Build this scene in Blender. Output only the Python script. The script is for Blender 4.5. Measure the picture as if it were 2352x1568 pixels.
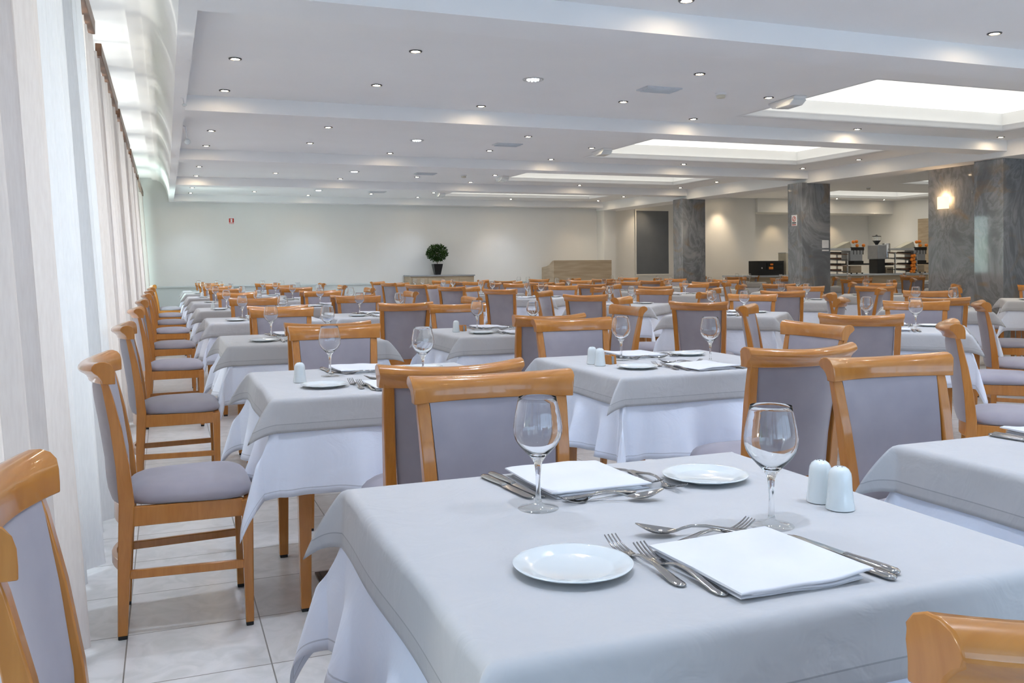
import bpy, bmesh, math, random
from mathutils import Vector, Matrix
random.seed(4)
for o in list(bpy.data.objects): bpy.data.objects.remove(o, do_unlink=True)
scn = bpy.context.scene
C = scn.collection
PI = math.pi
CAMZ = 1.18

# ------------------------------------------------------------------ camera
yaw, pit, rol, FPX, CY = math.radians(21.0319), math.radians(0.9419), math.radians(-0.5453), 2070.9, 643.88
fw = Vector((math.sin(yaw)*math.cos(pit), math.cos(yaw)*math.cos(pit), -math.sin(pit)))
rr = Vector((math.cos(yaw), -math.sin(yaw), 0)); uu = rr.cross(fw)
r2 = math.cos(rol)*rr + math.sin(rol)*uu
u2 = -math.sin(rol)*rr + math.cos(rol)*uu
cd = bpy.data.cameras.new('camera'); cam = bpy.data.objects.new('camera', cd); C.objects.link(cam)
M = Matrix((r2, u2, -fw)).transposed().to_4x4(); M.translation = Vector((0, 0, CAMZ))
cam.matrix_world = M
cd.sensor_width = 36; cd.lens = FPX/2352*36; cd.shift_y = (CY-784)/2352
cd.clip_start = 0.02; cd.clip_end = 200
scn.camera = cam

# ------------------------------------------------------------------ world, exposure
w = bpy.data.worlds.new('world'); scn.world = w; w.use_nodes = True
nt = w.node_tree; nt.nodes.clear()
out = nt.nodes.new('ShaderNodeOutputWorld'); bg = nt.nodes.new('ShaderNodeBackground')
tc = nt.nodes.new('ShaderNodeTexCoord'); sp = nt.nodes.new('ShaderNodeSeparateXYZ'); rp = nt.nodes.new('ShaderNodeValToRGB')
mr = nt.nodes.new('ShaderNodeMapRange'); mr.inputs['From Min'].default_value = -1; mr.inputs['From Max'].default_value = 1
nt.links.new(tc.outputs['Generated'], sp.inputs[0]); nt.links.new(sp.outputs['Z'], mr.inputs['Value'])
nt.links.new(mr.outputs[0], rp.inputs[0]); nt.links.new(rp.outputs[0], bg.inputs[0]); nt.links.new(bg.outputs[0], out.inputs[0])
e = rp.color_ramp.elements
e[0].position = 0.0; e[0].color = (0.95, 0.90, 0.78, 1)
e[1].position = 1.0; e[1].color = (0.30, 0.52, 1.0, 1)
k = rp.color_ramp.elements.new(0.47); k.color = (0.95, 0.90, 0.78, 1)
k = rp.color_ramp.elements.new(0.53); k.color = (0.70, 0.84, 1.0, 1)
bg.inputs[1].default_value = 0.5
scn.view_settings.view_transform = 'Standard'; scn.view_settings.look = 'None'
scn.view_settings.gamma = 1; scn.view_settings.exposure = 0.12; scn.view_settings.use_curve_mapping = False

# ------------------------------------------------------------------ daylight through the windows
def area(name, loc, rot, sx, sy, power, col, spread=180):
    l = bpy.data.lights.new(name, 'AREA'); l.shape = 'RECTANGLE'; l.size = sx; l.size_y = sy
    l.energy = power; l.color = col; l.spread = math.radians(spread)
    o = bpy.data.objects.new(name, l); C.objects.link(o); o.location = loc; o.rotation_euler = rot
    return o
sl = bpy.data.lights.new('sun', 'SUN'); sl.energy = 5.0; sl.angle = math.radians(1.0); sl.color = (1.0, 0.94, 0.85)
so = bpy.data.objects.new('sun', sl); C.objects.link(so); so.rotation_euler = Vector((-0.55, -0.35, -0.75)).to_track_quat('-Z', 'Y').to_euler()
BLUE = (0.42, 0.64, 1.0)
for i, (y0, y1, p) in enumerate([(-4.8, -1.9, 16), (-1.5, 1.25, 6)]):
    area('window_daylight', (-0.80, (y0+y1)/2, 1.45), (0, -PI/2-math.radians(26), 0), 2.0, y1-y0, p, BLUE)
for i in range(5):
    area('curtain_daylight', (-1.0, 3.0+3.66*i, 1.3), (0, -PI/2, 0), 2.2, 3.3, 64 if i < 1 else 96, (0.84, 0.92, 1.0) if i < 4 else (0.75, 1.0, 0.97))
for i, (y0, y1, p) in enumerate([(-4.8, -1.9, 10), (-1.5, 1.25, 5)]):
    o = area('left_ceiling_fill', (-1.15, (y0+y1)/2, 0.55), (0, -PI/2-math.radians(42), 0), 0.9, y1-y0, p, (0.62, 0.80, 1.0), 120)  # added low lamps at the open windows, tilted up to brighten the ceiling
    o.rotation_euler = (Matrix.Rotation(math.radians(22), 4, 'Z') @ Matrix.Rotation(-PI/2-math.radians(42), 4, 'Y')).to_euler()
area('rear_daylight', (5.0, -5.3, 1.45), (PI/2, 0, 0), 11.0, 2.0, 185, (0.50, 0.73, 1.0))
area('rear_ceiling_fill', (5.0, -6.2, 0.5), (PI/2+math.radians(24), 0, 0), 11.0, 1.0, 30, (0.55, 0.74, 1.0), 110)  # added fill lamp outside the rear wall, aimed up to brighten the ceiling
for i in range(9):     # sunlit pavement outside throws light up through the gap over the curtains
    area('pavement_bounce', (-3.0, 1.525+2.15*i, 0.9), (0, PI+math.radians(52), 0), 0.6, 0.45, 18, (1.0, 0.95, 0.82), 120)

LAMP_W, LAMP_C = 54.0, (0.67, 0.79, 1.0)
def spot(name, loc, aim, power, size, blend=0.8, col=(1.0, 0.72, 0.42)):
    l = bpy.data.lights.new(name, 'SPOT'); l.energy = power; l.spot_size = math.radians(size); l.spot_blend = blend; l.color = col
    l.shadow_soft_size = 0.04
    o = bpy.data.objects.new(name, l); C.objects.link(o); o.location = loc
    d = Vector(aim)-Vector(loc); o.rotation_euler = d.to_track_quat('-Z', 'Y').to_euler()
    return o

# ------------------------------------------------------------------ materials
def mat(name, col, rough=0.5, metal=0.0, trans=0.0, emis=None, es=0.0, ior=1.45, coat=0.0, sheen=0.0, coat_r=0.1):
    m = bpy.data.materials.new(name); m.use_nodes = True
    b = m.node_tree.nodes['Principled BSDF']
    b.inputs['Base Color'].default_value = (*col, 1); b.inputs['Roughness'].default_value = rough
    b.inputs['Metallic'].default_value = metal; b.inputs['Transmission Weight'].default_value = trans
    b.inputs['IOR'].default_value = ior; b.inputs['Coat Weight'].default_value = coat
    b.inputs['Coat Roughness'].default_value = coat_r; b.inputs['Sheen Weight'].default_value = sheen
    if emis: b.inputs['Emission Color'].default_value = (*emis, 1); b.inputs['Emission Strength'].default_value = es
    return m
def N(m, t): return m.node_tree.nodes.new(t)
def Lk(m, a, b): m.node_tree.links.new(a, b)
def noise_col(m, c1, c2, scale, stretch=(1, 1, 1), detail=4, bump=0.0, coord='Object', dist=0.0, lo=0.35, hi=0.65, bdist=0.002):
    b = m.node_tree.nodes['Principled BSDF']
    t = N(m, 'ShaderNodeTexCoord'); mp = N(m, 'ShaderNodeMapping'); mp.inputs['Scale'].default_value = stretch
    n = N(m, 'ShaderNodeTexNoise'); n.inputs['Scale'].default_value = scale; n.inputs['Detail'].default_value = detail
    n.inputs['Distortion'].default_value = dist
    r = N(m, 'ShaderNodeValToRGB'); r.color_ramp.elements[0].position = lo; r.color_ramp.elements[1].position = hi
    r.color_ramp.elements[0].color = (*c1, 1); r.color_ramp.elements[1].color = (*c2, 1)
    Lk(m, t.outputs[coord], mp.inputs[0]); Lk(m, mp.outputs[0], n.inputs['Vector']); Lk(m, n.outputs['Fac'], r.inputs[0])
    Lk(m, r.outputs[0], b.inputs['Base Color'])
    if bump:
        bp = N(m, 'ShaderNodeBump'); bp.inputs['Strength'].default_value = bump; bp.inputs['Distance'].default_value = bdist
        Lk(m, n.outputs['Fac'], bp.inputs['Height']); Lk(m, bp.outputs[0], b.inputs['Normal'])
    return r, n

WOOD = mat('honey_beech', (0.55, 0.25, 0.07), 0.3, coat=0.7, coat_r=0.08)
noise_col(WOOD, (0.45, 0.165, 0.022), (0.52, 0.205, 0.034), 9, (1, 7, 1), 5, dist=0.6)
WOODV = mat('honey_beech_upright', (0.55, 0.25, 0.07), 0.3, coat=0.7, coat_r=0.08)
noise_col(WOODV, (0.45, 0.165, 0.022), (0.52, 0.205, 0.034), 9, (7, 7, 1), 5, dist=0.6)
GLIDE = mat('black_plastic_glide', (0.01, 0.01, 0.01), 0.5)
FAB = mat('mauve_grey_velour', (0.30, 0.26, 0.29), 0.85, sheen=0.35)
noise_col(FAB, (0.295, 0.272, 0.31), (0.345, 0.318, 0.355), 6, (1, 1, 1), 6, bump=0.15, bdist=0.001)
OVER = mat('beige_grey_cloth', (0.58, 0.56, 0.54), 0.85, sheen=0.2)
UNDER = mat('white_cotton_cloth', (0.82, 0.82, 0.84), 0.85, sheen=0.15)
def cloth_nodes(m, c1, c2, hem):
    b = m.node_tree.nodes['Principled BSDF']
    t = N(m, 'ShaderNodeTexCoord'); s = N(m, 'ShaderNodeSeparateXYZ'); Lk(m, t.outputs['UV'], s.inputs[0])
    def mth(op, a, b_=None, v=None):
        n = N(m, 'ShaderNodeMath'); n.operation = op
        Lk(m, a, n.inputs[0])
        if b_ is not None: Lk(m, b_, n.inputs[1])
        if v is not None: n.inputs[1].default_value = v
        return n.outputs[0]
    ax = mth('ABSOLUTE', s.outputs['X']); ay = mth('ABSOLUTE', s.outputs['Y'])
    mx = mth('MAXIMUM', ax, ay)
    inh = mth('GREATER_THAN', mx, v=1-hem)
    l1 = mth('SUBTRACT', mx, v=1-hem); l1 = mth('ABSOLUTE', l1); l1 = mth('LESS_THAN', l1, v=0.0022)
    n = N(m, 'ShaderNodeTexNoise'); n.inputs['Scale'].default_value = 5; n.inputs['Detail'].default_value = 5
    Lk(m, t.outputs['UV'], n.inputs['Vector'])
    mix = N(m, 'ShaderNodeMix'); mix.data_type = 'RGBA'; Lk(m, n.outputs['Fac'], mix.inputs[0])
    mix.inputs[6].default_value = (*c1, 1); mix.inputs[7].default_value = (*c2, 1)
    m2 = N(m, 'ShaderNodeMix'); m2.data_type = 'RGBA'; m2.blend_type = 'MULTIPLY'; Lk(m, inh, m2.inputs[0])
    Lk(m, mix.outputs[2], m2.inputs[6]); m2.inputs[7].default_value = (0.93, 0.93, 0.93, 1)
    m3 = N(m, 'ShaderNodeMix'); m3.data_type = 'RGBA'; m3.blend_type = 'MULTIPLY'; Lk(m, l1, m3.inputs[0])
    Lk(m, m2.outputs[2], m3.inputs[6]); m3.inputs[7].default_value = (0.70, 0.70, 0.71, 1)
    Lk(m, m3.outputs[2], b.inputs['Base Color'])
    # ironed crease grid + soft wrinkles
    fx = mth('MULTIPLY', s.outputs['X'], v=2.0); fx = mth('FRACT', mth('ADD', fx, v=10.5)); fx = mth('SUBTRACT', fx, v=0.5); fx = mth('ABSOLUTE', fx); fx = mth('LESS_THAN', fx, v=0.006)
    fy = mth('MULTIPLY', s.outputs['Y'], v=2.0); fy = mth('FRACT', mth('ADD', fy, v=10.5)); fy = mth('SUBTRACT', fy, v=0.5); fy = mth('ABSOLUTE', fy); fy = mth('LESS_THAN', fy, v=0.006)
    cr = mth('MAXIMUM', fx, fy)
    n2 = N(m, 'ShaderNodeTexNoise'); n2.inputs['Scale'].default_value = 7; n2.inputs['Detail'].default_value = 3; n2.inputs['Distortion'].default_value = 1.2
    Lk(m, t.outputs['UV'], n2.inputs['Vector'])
    h = mth('MULTIPLY', n2.outputs['Fac'], v=1.5); c_ = mth('MULTIPLY', cr, v=0.18); h = mth('ADD', h, c_)
    h = mth('ADD', h, mth('MULTIPLY', inh, v=0.5))
    bp = N(m, 'ShaderNodeBump'); bp.inputs['Strength'].default_value = 0.35; bp.inputs['Distance'].default_value = 0.006
    Lk(m, h, bp.inputs['Height']); Lk(m, bp.outputs[0], b.inputs['Normal'])
cloth_nodes(OVER, (0.50, 0.495, 0.50), (0.535, 0.53, 0.535), 0.05)
cloth_nodes(UNDER, (0.80, 0.85, 0.97), (0.83, 0.88, 0.99), 0.03)
NAPK = mat('white_napkin_cotton', (0.86, 0.86, 0.87), 0.9, sheen=0.1)
noise_col(NAPK, (0.72, 0.72, 0.755), (0.76, 0.76, 0.795), 9, bump=0.25, bdist=0.003)
STEEL = mat('cutlery_steel', (0.45, 0.44, 0.43), 0.13, metal=1.0)
noise_col(STEEL, (0.43, 0.42, 0.41), (0.49, 0.48, 0.47), 3)
PORC = mat('white_porcelain', (0.80, 0.83, 0.82), 0.12, coat=0.4)
noise_col(PORC, (0.70, 0.74, 0.745), (0.72, 0.76, 0.765), 4)
GLASS = mat('clear_glass', (1, 1, 1), 0.0, trans=1.0, ior=1.46)
noise_col(GLASS, (0.985, 0.99, 0.99), (1, 1, 1), 2)
WHITE = mat('white_painted_plaster', (0.74, 0.74, 0.74), 0.55)
noise_col(WHITE, (0.73, 0.73, 0.73), (0.75, 0.75, 0.75), 2)
CEIL = mat('ceiling_paint', (0.84, 0.84, 0.84), 0.6)
noise_col(CEIL, (0.83, 0.83, 0.83), (0.85, 0.85, 0.85), 1.5)
WALL = mat('wall_cream_paint', (0.62, 0.61, 0.57), 0.6)
noise_col(WALL, (0.73, 0.725, 0.70), (0.75, 0.745, 0.72), 1.5)
SLATE = mat('blue_grey_panel_paint', (0.13, 0.145, 0.165), 0.5)
noise_col(SLATE, (0.125, 0.14, 0.16), (0.14, 0.155, 0.175), 3)
DADO = mat('pale_dado_paint', (0.60, 0.64, 0.64), 0.5)
noise_col(DADO, (0.59, 0.63, 0.63), (0.61, 0.65, 0.65), 3)
LIT = mat('lit_diffuser', (0.9, 0.9, 0.85), 0.5, emis=(1.0, 0.98, 0.90), es=1.1)
DARKW = mat('brown_wood_rail', (0.10, 0.045, 0.022), 0.35)
noise_col(DARKW, (0.13, 0.06, 0.03), (0.22, 0.11, 0.06), 5, (1, 0.5, 4))
OAK = mat('pale_oak_board', (0.30, 0.23, 0.155), 0.5)
noise_col(OAK, (0.36, 0.28, 0.19), (0.46, 0.37, 0.265), 3, (0.6, 1, 6), 6)
BLACK = mat('black_plastic', (0.012, 0.012, 0.013), 0.3)
DGREY = mat('dark_steel_fitting', (0.10, 0.10, 0.105), 0.35, metal=0.6)
GREY = mat('grey_metal', (0.36, 0.37, 0.39), 0.35, metal=0.5)
ALU = mat('aluminium', (0.62, 0.63, 0.64), 0.3, metal=0.9)
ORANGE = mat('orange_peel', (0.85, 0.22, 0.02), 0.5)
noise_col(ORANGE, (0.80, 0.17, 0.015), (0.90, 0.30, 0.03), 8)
LEAF = mat('dark_green_leaf', (0.03, 0.07, 0.02), 1.0); LEAF.node_tree.nodes['Principled BSDF'].inputs['Specular IOR Level'].default_value = 0.05
noise_col(LEAF, (0.012, 0.03, 0.008), (0.04, 0.08, 0.02), 12)
BARK = mat('brown_bark', (0.08, 0.045, 0.025), 0.8)
noise_col(BARK, (0.06, 0.035, 0.02), (0.12, 0.07, 0.04), 30)
VENT = mat('grey_vent_paint', (0.60, 0.63, 0.66), 0.5)
WARML = mat('warm_bulb', (1, 1, 1), 0.4, emis=(1.0, 0.78, 0.52), es=200)
COOLL = mat('cool_lamp', (1, 1, 1), 0.4, emis=(0.92, 0.97, 1.0), es=9)
SIGNW = mat('white_sign_face', (0.8, 0.8, 0.8), 0.4)
RED = mat('red_sign_ink', (0.55, 0.05, 0.03), 0.4)
BULB = mat('sconce_bulb', (1, 1, 1), 0.4, emis=(1.0, 0.85, 0.6), es=6.0)
FROST = mat('frosted_glass_shade', (1.0, 0.9, 0.75), 0.4, emis=(1.0, 0.78, 0.5), es=1.1)
CREAM = mat('cream_plastic', (0.6, 0.56, 0.45), 0.4)
HEDGE = mat('hedge_green', (0.15, 0.35, 0.08), 0.8)
noise_col(HEDGE, (0.10, 0.28, 0.05), (0.45, 0.62, 0.30), 3, detail=6)
PAVE = mat('pale_pavement', (0.6, 0.57, 0.5), 0.8)
noise_col(PAVE, (0.56, 0.53, 0.47), (0.64, 0.61, 0.54), 2)
for m_ in (BLACK, DGREY, GREY, ALU, VENT, SIGNW, CREAM, GLIDE):
    c = tuple(m_.node_tree.nodes['Principled BSDF'].inputs['Base Color'].default_value)[:3]
    noise_col(m_, tuple(x*0.93 for x in c), tuple(x*1.05 for x in c), 6)

def thin_mat(name, tint):
    m = bpy.data.materials.new(name); m.use_nodes = True; n = m.node_tree; n.nodes.clear()
    o = n.nodes.new('ShaderNodeOutputMaterial'); t = n.nodes.new('ShaderNodeBsdfTransparent'); g = n.nodes.new('ShaderNodeBsdfGlossy')
    g.inputs['Roughness'].default_value = 0.0; t.inputs[0].default_value = (*tint, 1)
    lw = n.nodes.new('ShaderNodeLayerWeight'); lw.inputs[0].default_value = .5; pw = n.nodes.new('ShaderNodeMath'); pw.operation = 'POWER'; pw.inputs[1].default_value = 4.0; f = n.nodes.new('ShaderNodeMapRange'); f.inputs['To Min'].default_value = .045; f.inputs['To Max'].default_value = .8; n.links.new(lw.outputs['Facing'], pw.inputs[0]); n.links.new(pw.outputs[0], f.inputs['Value']); mx = n.nodes.new('ShaderNodeMixShader')
    tcn = n.nodes.new('ShaderNodeTexCoord'); nz = n.nodes.new('ShaderNodeTexNoise'); nz.inputs['Scale'].default_value = 1.0
    r = n.nodes.new('ShaderNodeMapRange'); r.inputs['To Min'].default_value = .97; r.inputs['To Max'].default_value = 1.03
    mu = n.nodes.new('ShaderNodeMath'); mu.operation = 'MULTIPLY'
    n.links.new(tcn.outputs['Object'], nz.inputs['Vector']); n.links.new(nz.outputs['Fac'], r.inputs['Value']); n.links.new(r.outputs[0], mu.inputs[0]); n.links.new(f.outputs[0], mu.inputs[1])
    n.links.new(mu.outputs[0], mx.inputs[0]); n.links.new(t.outputs[0], mx.inputs[1]); n.links.new(g.outputs[0], mx.inputs[2]); n.links.new(mx.outputs[0], o.inputs[0])
    return m
THIN = thin_mat('thin_clear_glass', (0.992, 0.998, 0.996))
def curtain_mat():
    m = bpy.data.materials.new('sheer_curtain_linen'); m.use_nodes = True
    n = m.node_tree; n.nodes.clear()
    o = n.nodes.new('ShaderNodeOutputMaterial'); d = n.nodes.new('ShaderNodeBsdfDiffuse'); t = n.nodes.new('ShaderNodeBsdfTranslucent')
    mx = n.nodes.new('ShaderNodeMixShader'); mx.inputs[0].default_value = 0.24
    tcn = n.nodes.new('ShaderNodeTexCoord'); nz = n.nodes.new('ShaderNodeTexNoise'); nz.inputs['Scale'].default_value = 120
    mp = n.nodes.new('ShaderNodeMapping'); mp.inputs['Scale'].default_value = (1, 1, 0.15)
    rp = n.nodes.new('ShaderNodeValToRGB'); rp.color_ramp.elements[0].color = (0.64, 0.58, 0.55, 1); rp.color_ramp.elements[1].color = (0.76, 0.71, 0.68, 1)
    n.links.new(tcn.outputs['Object'], mp.inputs[0]); n.links.new(mp.outputs[0], nz.inputs['Vector']); n.links.new(nz.outputs['Fac'], rp.inputs[0])
    n.links.new(rp.outputs[0], d.inputs[0]); n.links.new(rp.outputs[0], t.inputs[0])
    n.links.new(d.outputs[0], mx.inputs[1]); n.links.new(t.outputs[0], mx.inputs[2]); n.links.new(mx.outputs[0], o.inputs[0])
    return m
CURT = curtain_mat()
CURT2 = curtain_mat(); CURT2.name = 'backlit_curtain_linen'  # light shining through the second panel, put into a whiter linen colour
for q in CURT2.node_tree.nodes:
    if q.type == 'VALTORGB': q.color_ramp.elements[0].color = (0.70, 0.70, 0.71, 1); q.color_ramp.elements[1].color = (0.80, 0.80, 0.81, 1)
    if q.type == 'MIX_SHADER': q.inputs[0].default_value = 0.27

def floor_mat():
    m = mat('stone_floor_tiles', (0.5, 0.48, 0.45), 0.28, coat=0.15, coat_r=0.15)
    b = m.node_tree.nodes['Principled BSDF']
    t = N(m, 'ShaderNodeTexCoord'); mp = N(m, 'ShaderNodeMapping')
    mp.inputs['Location'].default_value = (-0.28, -2.754, 0)
    Lk(m, t.outputs['Object'], mp.inputs[0])
    br = N(m, 'ShaderNodeTexBrick'); br.offset = 0.0; br.inputs['Scale'].default_value = 1.0
    br.inputs['Brick Width'].default_value = 0.41; br.inputs['Row Height'].default_value = 0.3885
    br.inputs['Mortar Size'].default_value = 0.0022; br.inputs['Mortar Smooth'].default_value = 0.1; br.inputs['Bias'].default_value = 0
    br.inputs['Color1'].default_value = (0.74, 0.73, 0.72, 1); br.inputs['Color2'].default_value = (0.80, 0.79, 0.78, 1); br.inputs['Mortar'].default_value = (0.26, 0.245, 0.22, 1)
    Lk(m, mp.outputs[0], br.inputs['Vector'])
    n = N(m, 'ShaderNodeTexNoise'); n.inputs['Scale'].default_value = 9; n.inputs['Detail'].default_value = 8; n.inputs['Distortion'].default_value = 1.5
    Lk(m, t.outputs['Object'], n.inputs['Vector'])
    r = N(m, 'ShaderNodeValToRGB'); r.color_ramp.elements[0].position = 0.35; r.color_ramp.elements[1].position = 0.6
    r.color_ramp.elements[0].color = (0.86, 0.87, 0.86, 1); r.color_ramp.elements[1].color = (1, 1, 1, 1); Lk(m, n.outputs['Fac'], r.inputs[0])
    mx = N(m, 'ShaderNodeMix'); mx.data_type = 'RGBA'; mx.blend_type = 'MULTIPLY'; mx.inputs[0].default_value = 1
    Lk(m, br.outputs['Color'], mx.inputs[6]); Lk(m, r.outputs[0], mx.inputs[7]); Lk(m, mx.outputs[2], b.inputs['Base Color'])
    bp = N(m, 'ShaderNodeBump'); bp.inputs['Strength'].default_value = 0.5; bp.inputs['Distance'].default_value = 0.002; bp.invert = True
    Lk(m, br.outputs['Fac'], bp.inputs['Height']); Lk(m, bp.outputs[0], b.inputs['Normal'])
    return m
FLOOR = floor_mat()

def marble_mat():
    m = mat('grey_veined_marble', (0.2, 0.21, 0.22), 0.06, coat=0.3, coat_r=0.02)
    b = m.node_tree.nodes['Principled BSDF']
    t = N(m, 'ShaderNodeTexCoord'); mp = N(m, 'ShaderNodeMapping'); mp.inputs['Scale'].default_value = (0.9, 0.9, 0.5); mp.inputs['Rotation'].default_value = (0.5, 0.4, 0)
    Lk(m, t.outputs['Object'], mp.inputs[0])
    n = N(m, 'ShaderNodeTexNoise'); n.inputs['Scale'].default_value = 2.0; n.inputs['Detail'].default_value = 9; n.inputs['Distortion'].default_value = 1.6; n.inputs['Roughness'].default_value = 0.6
    Lk(m, mp.outputs[0], n.inputs['Vector'])
    r = N(m, 'ShaderNodeValToRGB'); E = r.color_ramp.elements
    E[0].position = 0.30; E[0].color = (0.135, 0.14, 0.148, 1); E[1].position = 0.75; E[1].color = (0.36, 0.355, 0.34, 1)
    for p, c in ((0.42, (0.17, 0.178, 0.19)), (0.49, (0.25, 0.258, 0.272)), (0.53, (0.175, 0.18, 0.19)), (0.60, (0.26, 0.265, 0.275))):
        q = E.new(p); q.color = (*c, 1)
    Lk(m, n.outputs['Fac'], r.inputs[0])
    n2 = N(m, 'ShaderNodeTexNoise'); n2.inputs['Scale'].default_value = 1.7; n2.inputs['Detail'].default_value = 5; n2.inputs['Distortion'].default_value = 2
    Lk(m, t.outputs['Object'], n2.inputs['Vector'])
    r2_ = N(m, 'ShaderNodeValToRGB'); r2_.color_ramp.elements[0].position = 0.56; r2_.color_ramp.elements[1].position = 0.72
    r2_.color_ramp.elements[1].color = (0.6, 0.6, 0.6, 1); r2_.color_ramp.elements[0].color = (0, 0, 0, 1)
    Lk(m, n2.outputs['Fac'], r2_.inputs[0])
    mx = N(m, 'ShaderNodeMix'); mx.data_type = 'RGBA'; Lk(m, r2_.outputs[0], mx.inputs[0]); Lk(m, r.outputs[0], mx.inputs[6]); mx.inputs[7].default_value = (0.26, 0.17, 0.085, 1)
    Lk(m, mx.outputs[2], b.inputs['Base Color'])
    return m
MARB = marble_mat()

# ------------------------------------------------------------------ mesh helpers
class MB:
    def __init__(s): s.v = []; s.f = []; s.mi = []; s.sm = []
    def add(s, vs, fs, mi=0, smooth=True):
        o = len(s.v); s.v += [tuple(x) for x in vs]
        for f in fs: s.f.append([i+o for i in f]); s.mi.append(mi); s.sm.append(smooth)
    def box(s, x0, x1, y0, y1, z0, z1, mi=0):
        vs = [(x, y, z) for z in (z0, z1) for y in (y0, y1) for x in (x0, x1)]
        s.add(vs, [(0, 2, 3, 1), (4, 5, 7, 6), (0, 1, 5, 4), (2, 6, 7, 3), (0, 4, 6, 2), (1, 3, 7, 5)], mi, False)
    def loft(s, rings, caps=True, closed=True, mi=0, smooth=True):
        n = len(rings[0]); vs = [p for r in rings for p in r]; fs = []
        for i in range(len(rings)-1):
            for j in range(n if closed else n-1):
                a = i*n+j; b = i*n+(j+1) % n
                fs.append((a, b, b+n, a+n))
        if caps and closed: fs.append(tuple(range(n-1, -1, -1))); fs.append(tuple((len(rings)-1)*n+j for j in range(n)))
        s.add(vs, fs, mi, smooth)
    def lathe(s, prof, n=32, cx=0, cy=0, mi=0, close=False):
        rings = []
        for r, z in prof: rings.append([(cx+r*math.cos(2*PI*j/n), cy+r*math.sin(2*PI*j/n), z) for j in range(n)])
        if close: rings.append(rings[0])
        s.loft(rings, caps=not close, mi=mi)
    def tube(s, pts, r, n=10, mi=0):
        rings = []; P = [Vector(p) for p in pts]
        for i, p in enumerate(P):
            d = (P[min(i+1, len(P)-1)]-P[max(i-1, 0)]).normalized()
            a = d.cross(Vector((0, 0, 1)));
            if a.length < 1e-3: a = Vector((1, 0, 0))
            a.normalize(); b = d.cross(a)
            rr_ = r[i] if isinstance(r, (list, tuple)) else r
            rings.append([p+rr_*(math.cos(2*PI*j/n)*a+math.sin(2*PI*j/n)*b) for j in range(n)])
        s.loft(rings, mi=mi)
    def sphere(s, c, r, n=12, m=8, mi=0, sz=1):
        s.loft([[(c[0]+max(r*math.sin(PI*i/m), 1e-5)*math.cos(2*PI*j/n), c[1]+max(r*math.sin(PI*i/m), 1e-5)*math.sin(2*PI*j/n), c[2]-r*sz*math.cos(PI*i/m)) for j in range(n)] for i in range(m+1)], mi=mi)
    def build(s, name, mats, parent=None, bevel=0, seg=2, loc=None, rotz=0, sub=0, fixn=True, uv=None):
        me = bpy.data.meshes.new(name); me.from_pydata(s.v, [], s.f)
        if not isinstance(mats, (list, tuple)): mats = [mats]
        for m in mats: me.materials.append(m)
        me.polygons.foreach_set('material_index', s.mi); me.polygons.foreach_set('use_smooth', s.sm)
        if name not in ('tablecloth', 'table_overlay', 'curtain'): me.set_sharp_from_angle(angle=math.radians(50))
        if uv:
            ul = me.uv_layers.new(name='UVMap')
            for lp in me.loops: ul.data[lp.index].uv = uv[lp.vertex_index]
        if fixn:
            b = bmesh.new(); b.from_mesh(me); bmesh.ops.recalc_face_normals(b, faces=b.faces); b.to_mesh(me); b.free()
        me.update()
        o = bpy.data.objects.new(name, me); C.objects.link(o)
        if parent: o.parent = parent
        if loc is not None: o.location = loc
        if rotz: o.rotation_euler.z = rotz
        if bevel:
            md = o.modifiers.new('bevel', 'BEVEL'); md.width = bevel; md.segments = seg; md.limit_method = 'ANGLE'; md.angle_limit = math.radians(35)
        if sub:
            md = o.modifiers.new('sub', 'SUBSURF'); md.levels = sub; md.render_levels = sub
        return o
def empty(name, loc=(0, 0, 0), rz=0):
    o = bpy.data.objects.new(name, None); C.objects.link(o); o.location = loc; o.rotation_euler.z = rz; o.empty_display_size = .1
    return o
def tag(o, label=None, cat=None, group=None, kind=None):
    for k_, v_ in (('label', label), ('category', cat), ('group', group), ('kind', kind)):
        if v_: o[k_] = v_
    return o
KIDS = {}
def copy_tree(o, parent=None):
    c = o.copy(); C.objects.link(c); c.parent = parent
    if parent is None:
        for k_ in ('label', 'group'):
            if k_ in c: del c[k_]
    for ch in KIDS.setdefault(o.name, [x for x in bpy.data.objects if x.parent == o]): copy_tree(ch, c)
    return c
def box_obj(name, b, m, parent=None, bevel=0.0, kind=None, **k):
    a = MB(); a.box(*b); o = a.build(name, m, parent, bevel)
    if kind: o['kind'] = kind
    return o

# ------------------------------------------------------------------ setting
ZC, ZB, ZL, ZR = CAMZ+1.5, CAMZ+1.367, CAMZ+1.30, CAMZ+1.70
XL, XR, YB, YF = -0.62, 18.95, 19.75, -5.2
box_obj('floor', (XL-.2, XR+.2, YF-.2, 20.9, -.1, 0), FLOOR, kind='structure')
# ceiling main field with coffer openings
CO_X = (5.48, 9.12)
co_y = [5.85-3.66*2, 5.85-3.66, 5.85, 9.50, 13.12, 16.78]
cf = MB()
ys = YF
for y in co_y:
    a, b_ = y-.028, y+1.948
    cf.box(0.18, 9.8, ys, a, ZC, ZC+.3)
    cf.box(0.18, CO_X[0]-.028, a, b_, ZC, ZC+.3); cf.box(CO_X[1]+.028, 9.8, a, b_, ZC, ZC+.3)
    ys = b_
cf.box(0.18, 9.8, ys, YB, ZC, ZC+.3)
tag(cf.build('ceiling', CEIL), kind='structure')
# transverse dropped beams
for i, y in enumerate([-2.62, 1.03, 4.70, 8.28, 12.0, 15.65, 19.37]):
    box_obj('trim_%d' % (i+1), (0.18, 9.8, y, y+.375, ZB, ZC+.01), CEIL, kind='structure')
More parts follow.
